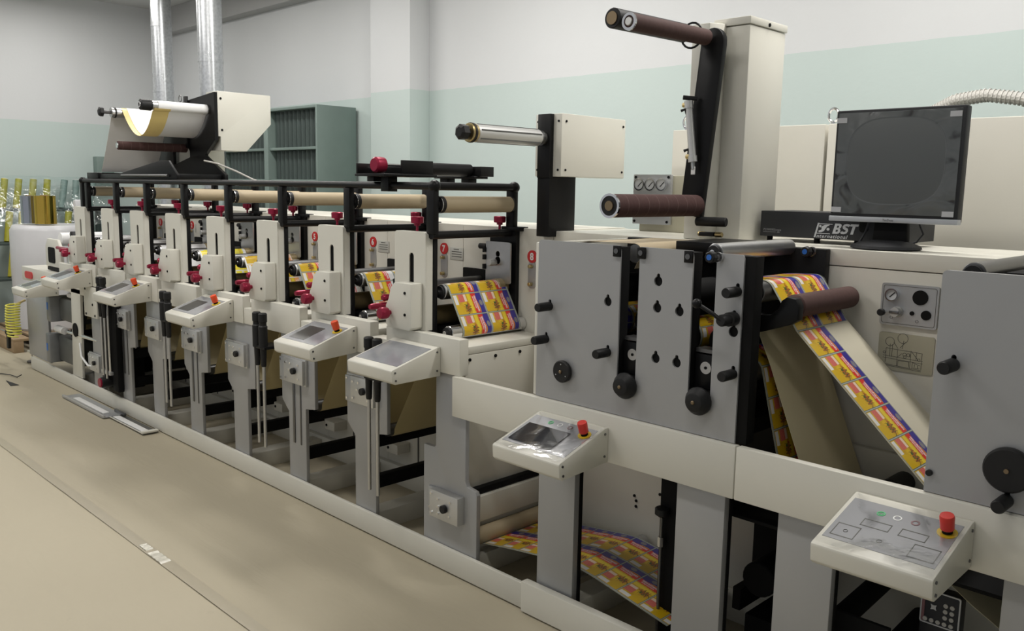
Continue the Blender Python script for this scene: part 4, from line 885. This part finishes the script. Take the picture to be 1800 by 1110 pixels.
# gauge board and its box
gb = thing('gauge_board', 'grey board with three round pressure gauges beside the rewind column', 'gauge board', (-2.39, 3.33, 1.465))
B().box(-2.47, -2.20, 3.315, 3.40, 1.465, 1.72, .003).build('box', plate_beige, gb)
pl = B().prism(rr(-2.498, -2.290, 1.498, 1.725, .004), 'y', 3.298, 3.314).build('plate', greylt, gb)
for x in (-2.457, -2.396, -2.333): gauge(gb, x, 3.298, 1.68, .029)
for x, z in ((-2.486, 1.713), (-2.303, 1.713), (-2.486, 1.511), (-2.303, 1.511)): B().cyl((x, 3.298, z), (x, 3.294, z), .006, 10).build('screw', blackm, pl)
for x in (-2.42, -2.39, -2.36, -2.33): B().cyl((x, 3.298, 1.545), (x, 3.280, 1.545), .009, 12).build('regulator_knob', maroon, gb)
# rewind post with cream box and expanding mandrel
rp = thing('rewind_post', 'black post with cream gearbox and silver expanding mandrel', 'rewinder', (-2.65, 2.95, .99))
B().box(-2.69, -2.615, 2.845, 3.02, 1.44, 1.975, .003).build('post', black, rp)
gbx = B().box(-2.722, -2.566, 2.862, 3.31, 1.706, 1.978, .004).build('gearbox', cream, rp)
B().box(-2.687, -2.612, 2.838, 2.8625, 1.70, 1.976, .002).build('black_face_strip', black, rp)
b = B()
for z in (1.945, 1.735):
    for x in (-2.706, -2.583): b.cyl((x, 2.862, z), (x, 2.858, z), .005, 8)
    for y in (2.89, 3.29): b.cyl((-2.566, y, z), (-2.562, y, z), .005, 8)
b.build('screws', blackm, gbx)
md = B().cyl((-2.655, 2.43, 1.872), (-2.655, 2.80, 1.872), .036, 28).build('mandrel', alu, rp)
for a in range(0, 360, 60):
    c_, s_ = math.cos(math.radians(a+20)), math.sin(math.radians(a+20)); B().beam((-2.655+.035*c_, 2.44, 1.872+.035*s_), (-2.655+.035*c_, 2.795, 1.872+.035*s_), .006, .006).build('expanding_strip', darksteel, md)
B().cyl((-2.655, 2.395, 1.872), (-2.655, 2.43, 1.872), .038, 26, .003).build('brass_collar', brass, md); B().ring((-2.655, 2.405, 1.872), (-2.655, 2.415, 1.872), .0405, .035, 26).build('rubber_ring', rubber, md)
B().rev((-2.655, 2.345, 1.872), (-2.655, 2.395, 1.872), [(.02, 0), (.032, .15), (.032, .7), (.02, .8), (.02, 1)], 7).build('star_knob', rubber, md)
B().cyl((-2.655, 2.80, 1.872), (-2.655, 2.84, 1.872), .024, 20).build('shaft', steel, md); B().cyl((-2.655, 2.825, 1.872), (-2.655, 2.839, 1.872), .032, 20).build('flange', darksteel, md)
# ------------------------------------------------------------------ lower interior at the right
ba = thing('lift_post', 'black vertical post with a thin screw rod under the die station', 'post', (-1.69, 2.51, 0))
B().box(-1.722, -1.640, 2.50, 2.56, .0, .640, .003).build('post', blackm, ba)
B().cyl((-1.70, 2.482, .05), (-1.70, 2.482, .52), .006, 10).build('screw_rod', darksteel, ba)
B().rev((-1.70, 2.482, .50), (-1.70, 2.482, .535), [(.012, 0), (.026, .3), (.026, .9), (.022, 1)], 16).build('knob', rubber, ba)
B().cyl((-1.70, 2.482, .39), (-1.70, 2.482, .425), .012, 6).build('hex_nut', chrome, ba)
B().cyl((-1.73, 2.49, .13), (-1.62, 2.49, .13), .012, 12).build('cross_pin', rubber, ba)
rr_ = B().cyl((-2.06, 2.42, .182), (-2.06, 2.88, .182), .0295, 22).build('ridge_roller', steel); tag(rr_, 'steel idler roller carrying the ridge of the lower label web', 'roller')
kr2 = B().cyl((-2.60, 2.375, .168), (-2.60, 2.86, .168), .037, 24).build('kraft_idler', kraft); tag(kr2, 'brown paper covered roller low behind the wide grey stand', 'roller')
dt = B().box(-1.54, .15, 2.44, 2.86, .60, .612, .002).build('light_block_plate', blackm); tag(dt, 'black plate added under the grey stations to block light, hidden behind the cream beam', 'tray')  # unseen plate added to keep overhead light out of the bays below
mt = thing('drive_motor', 'black drive motor block low behind the grey stands', 'motor', (-1.38, 2.75, .25))
B().box(-1.46, -1.24, 2.70, 2.86, .28, .50, .006).build('block', blackm, mt); B().cyl((-1.35, 2.55, .36), (-1.35, 2.70, .36), .06, 20, .004).build('flange', blackm, mt)
B().box(-1.42, -1.30, 2.60, 2.86, .05, .20, .006).build('lower_block', blackm, mt)
B().box(-1.47, -1.44, 2.6, 2.88, .20, .28).build('bracket', blackm, mt)
br_ = thing('floor_roller', 'pair of black idler rollers low behind the nearest console', 'roller', (-.95, 2.65, .2))
B().cyl((-1.06, 2.46, .33), (-1.06, 2.88, .36), .035, 20, .003).build('roller', blackm, br_); B().cyl((-.93, 2.46, .24), (-.93, 2.88, .27), .035, 20, .003).build('roller', blackm, br_)
B().box(-1.12, -.88, 2.46, 2.475, .112, .40, .002).build('bracket', blackm, br_)
kp = thing('keypad', 'black keypad panel with round grey buttons low at the right', 'keypad', (-.79, 2.6, .2))
B().box(-.845, -.735, 2.595, 2.64, .135, .50, .003).build('case', box_grey, kp)
B().prism(rr(-.845, -.735, .395, .50, .006), 'y', 2.592, 2.596, 0, [rr(-.841, -.739, .399, .496, .005)]).build('frame', silverplastic, kp)
for x, z in ((-.829, .408), (-.811, .408), (-.793, .408), (-.775, .408), (-.757, .408), (-.775, .428), (-.757, .428), (-.775, .447), (-.757, .447), (-.775, .465), (-.757, .465)): B().cyl((x, 2.595, z), (x, 2.591, z), .0065, 12).build('button', greyhose, kp)
star = [(-.808+(.012 if a % 2 else .006)*math.cos(a*PI/4), .450+(.012 if a % 2 else .006)*math.sin(a*PI/4)) for a in range(8)]
B().prism(star, 'y', 2.592, 2.595).build('star_mark', silverplastic, kp); B().box(-.842, -.833, 2.593, 2.595, .40, .47).build('red_strip', maroon, kp)
ls = sheet('liner_sheet', [(-.80, .702), (-.76, .60), (-.68, .545), (-.60, .50), (-.52, .46)], 2.48, 2.82, [backing, backing], None); tag(ls, 'beige liner sheet hanging under the nearest console', 'paper sheet')
# ------------------------------------------------------------------ exhaust ducts
for x, y, r, lb, zs in ((-9.47, 4.12, .106, 'left shiny metal exhaust duct rising to the ceiling', (2.62, 3.3)), (-7.51, 3.70, .106, 'right shiny metal exhaust duct rising to the ceiling', (2.72, 3.4))):
    d = thing('exhaust_duct', lb, 'duct', (x, y, 1.3), 'ventilation ducts')
    zz = [1.2]+list(zs)+[3.80]
    for a, c in zip(zz, zz[1:]): B().cyl((x, y, a), (x, y, c), r, 36).build('duct_section', galv, d)
    for z in zs:
        B().ring((x, y, z-.012), (x, y, z+.012), r+.004, r-.002, 36).build('joint_band', galv, d)
B().box(-9.64, -9.30, 3.95, 4.30, .0, 1.2, .004).build('duct_base', cream2, bpy.data.objects['exhaust_duct'])
B().box(-7.69, -7.33, 3.52, 3.88, .0, 1.2, .004).build('duct_base', cream2, bpy.data.objects['exhaust_duct.001'])
# ------------------------------------------------------------------ grey-green steel cabinet
gc = thing('steel_cabinet', 'open grey-green steel shelving cabinet against the back wall', 'cabinet', (-8.1, 4.75, 0))
B().box(-7.145, -7.12, 4.53, 4.97, 0, 2.395, .003).build('side_panel', green, gc); B().box(-9.05, -9.025, 4.53, 4.97, 0, 2.395, .003).build('side_panel', green, gc)
B().box(-9.03, -7.14, 4.53, 4.97, 2.37, 2.395, .002).build('top_panel', green, gc)
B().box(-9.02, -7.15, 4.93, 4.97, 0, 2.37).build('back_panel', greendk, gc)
B().box(-8.10, -8.02, 4.53, 4.93, 0, 2.37, .002).build('divider', green, gc)
for z in (.45, .95, 1.32, 1.69, 2.0): B().box(-9.02, -7.15, 4.55, 4.93, z-.013, z+.013, .002).build('shelf', green, gc)
for z0, z1 in ((1.335, 1.675), (1.705, 1.985), (2.015, 2.368)):
    for k in range(11):
        x = -8.015+k*.078
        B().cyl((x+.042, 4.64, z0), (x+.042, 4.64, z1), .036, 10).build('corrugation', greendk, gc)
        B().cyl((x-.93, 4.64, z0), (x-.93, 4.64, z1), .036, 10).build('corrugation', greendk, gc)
# ------------------------------------------------------------------ far left: infeed unit
iu = thing('infeed_unit', 'cream infeed unit with red oval badge at the far left end of the press', 'infeed unit', (-7.8, 2.6, .112))
B().box(-8.42, -7.86, 2.352, 2.372, .115, .70, .003).build('grey_door', grey, iu)
B().box(-8.47, -6.75, 2.345, 2.85, .78, .90, .006).build('table', cream, iu)
B().prism(rr(-8.37, -8.17, .805, .865, .028, 6), 'y', 2.338, 2.345).build('red_oval_badge', badge_red, iu)
B().box(-7.95, -6.80, 2.40, 2.84, .905, .935, .004).build('black_slide', blackm, iu)
B().prism([(-7.30, .112), (-7.09, .112), (-7.04, .82), (-7.24, .82)], 'y', 2.345, 2.365, .002).build('cream_post', cream, iu)
B().rev((-7.18, 2.346, .49), (-7.18, 2.338, .49), [(.055, 0), (.055, 1)], 24).build('oval_port', blackm, iu)
for z0, z1, x0 in ((.15, .395, -7.78), (.50, .71, -7.72)):
    mtr = B().box(x0, x0+.09, 2.30, 2.50, z0, z1, .012).build('motor_cover', dirtysilver, iu); B().box(x0+.092, x0+.50, 2.37, 2.56, z0+.015, z1-.012, .02).build('motor_body', darkmotor, mtr)
    B().box(x0+.02, x0+.05, 2.298, 2.301, z0+.10, z0+.16).build('blue_label', bluelab, mtr); B().cyl((x0-.03, 2.33, z0+.04), (x0+.02, 2.33, z0+.04), .012, 10).build('bolt', chrome, mtr)
B().cyl((-7.50, 2.36, .44), (-6.75, 2.36, .46), .016, 14).build('chrome_bar', chrome, iu); B().cyl((-7.62, 2.35, .445), (-7.45, 2.35, .445), .03, 16).build('white_bush', white, iu)
B().cyl((-7.45, 2.40, .735), (-6.7, 2.40, .735), .022, 14).build('upper_bar', white, iu)
wbk = B().box(-6.90, -6.64, 2.322, 2.344, .64, .87, .003).build('cream_plate', cream, iu)
b = B()
for x, z in ((-6.86, .85), (-6.68, .66), (-6.86, .66), (-6.72, .74)): screw(b, x, 2.322, z, .009)
b.build('screws', blackm, wbk)
B().box(-7.0, -6.50, 2.40, 2.60, .115, .78, .01).build('dark_housing', blackm, iu)
B().box(-8.0, -7.0, 2.62, 2.86, .115, .76, .01).build('rear_housing', blackm, iu)
B().tube([(-7.06, 2.33, .40), (-6.98, 2.31, .31), (-6.85, 2.31, .26), (-6.70, 2.34, .27)], .008, 8).build('white_hose', white, iu)
# splicing head on the infeed table
for y in (2.40, 2.78): B().prism([(-7.98, .937), (-7.62, .937), (-7.62, 1.10), (-7.68, 1.17), (-7.92, 1.17), (-7.98, 1.10)], 'y', y, y+.03, .006, ).build('head_plate', cream, iu)
B().prism(rr(-7.90, -7.74, .97, 1.10, .02), 'y', 2.395, 2.40).build('black_window', blackm, iu)
B().cyl((-7.5, 2.43, 1.02), (-7.5, 2.80, 1.02), .06, 22).build('chrome_drum', chrome, iu); B().cyl((-7.72, 2.44, 1.17), (-7.72, 2.79, 1.17), .055, 22).build('white_roll', whitepaper, iu)
B().cyl((-7.55, 2.36, 1.115), (-7.32, 2.36, 1.115), .013, 12).build('red_handle', red, iu)
B().box(-7.36, -7.27, 2.38, 2.42, .937, 1.13, .006).build('cream_arm', cream, iu)
B().prism([(-7.24, .94), (-7.14, .94), (-7.12, 1.12), (-7.16, 1.20), (-7.22, 1.22), (-7.26, 1.26), (-7.28, 1.24), (-7.24, 1.12)], 'y', 2.37, 2.43, .004).build('black_lever', black, iu)
# black hanging slide with chrome rods under the second unit
hs = thing('hanging_slide', 'black vertical slide with chrome rods and red end cap below the far units', 'slide', (-6.3, 2.3, .2))
B().box(-6.335, -6.235, 2.30, 2.342, .16, .87, .004).build('black_slab', blackm, hs)
for x in (-6.44, -6.39, -6.33): B().cyl((x, 2.285, .30), (x, 2.285, .86), .010, 10).build('rod', chrome, hs)
B().box(-6.47, -6.31, 2.272, 2.30, .275, .30, .003).build('rod_foot', alu, hs)
B().cyl((-6.40, 2.24, .215), (-6.40, 2.335, .215), .038, 18, .004).build('black_motor', rubber, hs); B().cyl((-6.40, 2.228, .215), (-6.40, 2.241, .215), .034, 18, .003).build('red_cap', red, hs)
# coiled air hose with blow gun
hz = thing('coiled_air_hose', 'yellow coiled air hose hanging at the far left end', 'hose', (-8.5, 2.28, .16))
B().tube([(-8.46-.04*math.sin(a/168*PI)+.062*math.cos(a*.45), 2.255+.055*math.sin(a*.45), .57-.29*a/168) for a in range(169)], .0068, 7).build('coil', yhose, hz)
gun = B().prism([(x_-.13, z_-.01) for x_, z_ in ((-8.66, .30), (-8.46, .30), (-8.46, .27), (-8.56, .26), (-8.58, .14), (-8.63, .14), (-8.62, .26), (-8.66, .27))], 'y', 2.26, 2.285, .003).build('blow_gun', rubber, hz); B().cyl((-8.79, 2.272, .277), (-8.95, 2.272, .277), .007, 10).build('nozzle', steel, gun)
B().cyl((-8.46, 2.27, .56), (-8.42, 2.345, .60), .01, 8).build('hose_end', brass, hz)
# ------------------------------------------------------------------ far left: pallet, wrapped roll, foil rolls
pa = thing('pallet', 'wooden pallet under the white wrapped roll at the far left', 'pallet', (-9.75, 3.0, 0))
for k in range(6): B().box(-10.35, -9.15, 2.42+k*.2, 2.57+k*.2, .11, .135, .002).build('deck_board', wood, pa)
for y in (2.42, 2.95, 3.46): B().box(-10.35, -9.15, y, y+.09, .0, .11, .002).build('bearer', wood, pa)
wr = thing('wrapped_paper_roll', 'big white stretch-wrapped paper roll standing on the pallet', 'paper roll', (-9.75, 3.0, .135))
B().rev((-9.75, 3.0, .137), (-9.75, 3.0, 1.20), [(.37, 0), (.385, .02), (.38, .3), (.387, .6), (.38, .95), (.36, .985), (.345, 1)], 40).build('roll', wrapwhite, wr)
cb = B().prism([(-10.75, .135), (-10.2, .135), (-10.2, .42), (-10.45, .72), (-10.75, .72)], 'y', 2.15, 2.38, .01).build('cardboard_box', card); tag(cb, 'torn brown cardboard box by the pallet at the far left', 'box')
p2 = thing('pallet', 'wooden pallet under the cardboard box at the far left edge', 'pallet', (-10.5, 2.2, 0))
for k in range(4): B().box(-10.85, -10.05, 1.95+k*.15, 2.07+k*.15, .105, .132, .002).build('deck_board', wood, p2)
for y in (1.95, 2.45): B().box(-10.85, -10.05, y, y+.07, .0, .105, .002).build('bearer', wood, p2)
def foil(x, y, r, h, m, label):
    t = thing('foil_roll', label, 'foil roll', (x, y, 1.213), 'foil rolls on the wrapped roll')
    f = B().rev((x, y, 1.213), (x, y, 1.213+h), [(r*.4, 0), (r, .0), (r, 1), (r*.4, 1), (r*.38, .97)], 32).build('foil', m, t); B().ring((x, y, 1.213+h-.002), (x, y, 1.213+h+.006), r*.36, r*.28, 20).build('core', card, t)
foil(-9.80, 2.82, .080, .28, silverfoil, 'dark silver foil roll standing on the white wrapped roll')
foil(-9.66, 2.925, .105, .285, gold, 'gold foil roll standing on the white wrapped roll, right of the silver one')
wb_ = B().box(-9.60, -9.52, 3.17, 3.29, 1.213, 1.46, .02).build('white_bundle', wrapwhite); tag(wb_, 'white wrapped bundle on the roll, behind the first printing unit', 'bundle')
# tubes standing in tiers behind, draped with film
rk = thing('tube_rack', 'dark tiered rack holding yellow wrapped tubes at the end wall', 'rack', (-10.8, 3.1, 0))
TIER = [(-10.95, 1.33, 9), (-10.72, .97, 7), (-10.50, .60, 6)]
for x, z, nn in TIER:
    B().box(x-.11, x+.11, 2.45, 3.95, z-.03, z, .003).build('tier_board', greendk, rk)
for y in (2.5, 3.2, 3.9): B().box(-11.06, -11.0, y, y+.05, 0, 1.33, .002).build('upright', greendk, rk)
for y in (2.5, 3.2, 3.9): B().box(-10.61, -10.56, y, y+.05, 0, .60, .002).build('upright', greendk, rk)
for ti, (x, z, nn) in enumerate(TIER):
    for k in range(nn):
        y = 2.55+k*.155+.03*random.random()-ti*.04; m_ = greentube if (ti == 0 and k > 5) else coretube
        od = ('leftmost', 'second', 'third', 'fourth', 'fifth', 'sixth', 'seventh', 'eighth', 'ninth')[k]; od = od if k == 0 else od+' from left'
        t = thing('wrapped_tube', '%s %s wrapped tube on the %s tier of the rack' % (od, 'yellow' if m_ is coretube else 'grey-green', ('top', 'middle', 'lowest')[ti]), 'tube', (x, y, z), 'wrapped tubes in the rack')
        dx, dy = .07, .05+.03*random.random()
        B().cyl((x, y, z+.002), (x-dx, y+dy, z+.33), .037, 16, .003).build('wrapped_body', m_, t)
        B().ring((x-dx, y+dy, z+.328), (x-dx-.001, y+dy+.001, z+.336), .036, .018, 16).build('white_rim', white, t); B().cyl((x-dx, y+dy, z+.327), (x-dx, y+dy, z+.332), .0185, 12).build('core_hole', blackm, t)
def film_sheet():
    bm = bmesh.new(); g = []
    for i in range(29):
        row = []
        for j in range(15):
            y = 2.45+1.6*i/28; s = j/14
            x = -11.08+.62*s**1.3; z = 1.70-.12*s-.42*s**3+.018*math.sin(i*1.3+j*.6)*s+.03*noise.noise(Vector((y*5, s*4, 2)))
            row.append(bm.verts.new((x, y, z)))
        g.append(row)
    for i in range(28):
        for j in range(14): bm.faces.new((g[i][j], g[i+1][j], g[i+1][j+1], g[i][j+1]))
    b = B(); b.bm.free(); b.bm = bm; return b.build('plastic_film', plasticfilm, None, 80)
tag(film_sheet(), 'wrinkled clear plastic film draped over the wrapped tubes', 'plastic sheet')
wx = B().box(-11.25, -11.12, 3.98, 4.18, 1.55, 1.95, .005).build('wall_box', green); tag(wx, 'small grey-green box on the end wall behind the hanging paper', 'box')
# ------------------------------------------------------------------ floor bits
tr1 = thing('metal_tray', 'flat grey metal tray lying on the floor along the base rail', 'tray', (-6.6, 2.25, 0.004))
B().box(-7.02, -6.18, 2.165, 2.30, .006, .014, .002).build('plate', greylt, tr1); B().box(-7.02, -6.18, 2.165, 2.182, .014, .026, .002).build('rim', alu, tr1); B().box(-6.30, -6.12, 2.285, 2.302, .014, .035, .002).build('clip', darksteel, tr1)
B().box(-6.88, -6.28, 2.20, 2.245, .0145, .020, .001).build('white_strip', white, tr1); B().box(-6.9, -6.3, 2.188, 2.196, .0145, .022, .001).build('grey_strip', alu, tr1)
tr2 = thing('plastic_tray', 'white strip tray lying on the floor in front of the base rail', 'tray', (-5.9, 2.25, .004))
B().box(-6.17, -5.60, 2.205, 2.31, .006, .012, .002).build('plate', darksteel, tr2); B().box(-6.15, -5.63, 2.22, 2.265, .0122, .018, .001).build('white_strip', white, tr2); B().box(-5.63, -5.595, 2.20, 2.31, .0125, .026, .003).build('end_lip', cream, tr2); B().box(-6.17, -5.63, 2.203, 2.210, .0125, .018, .001).build('rim', cream, tr2)
for i, (x, y, lb) in enumerate(((-8.05, 2.10, 'dark curled paper scrap on the floor at far left'), (-7.80, 2.02, 'dark triangular paper scrap nearest the press on the far floor'))):
    b = B()
    if i: b.prism([(x-.12, y), (x+.12, y-.03), (x+.13, y+.03)], 'z', .004, .006)
    else: b.tube([(x-.2, y-.05, .006), (x-.05, y, .012), (x+.08, y+.02, .01), (x+.1, y+.05, .03)], .004, 6)
    tag(b.build('paper_scrap', box_grey), lb, 'paper scrap')
fm = thing('levelling_foot', 'small black levelling foot at the far end of the base', 'foot', (-8.6, 2.42, 0))
B().cyl((-8.6, 2.42, 0.003), (-8.6, 2.42, .015), .045, 16).build('pad', darksteel, fm); B().cyl((-8.6, 2.42, .015), (-8.6, 2.42, .10), .008, 10).build('stud', chrome, fm); B().box(-8.63, -8.28, 2.39, 2.45, .10, .112, .002).build('lug', cream, fm)
# cable beside the unwinder
cbm = B().tube([(-5.62, 2.70, 1.80), (-5.52, 2.75, 1.78), (-5.40, 2.82, 1.73), (-5.30, 2.88, 1.68), (-5.26, 2.884, 1.673)], .006, 8).build('cable', greyhose); tag(cbm, 'thin grey cable sloping from the unwinder to the top rail', 'cable')
# remove stray orphan data
for m_ in list(bpy.data.meshes):
    if m_.users == 0: bpy.data.meshes.remove(m_)
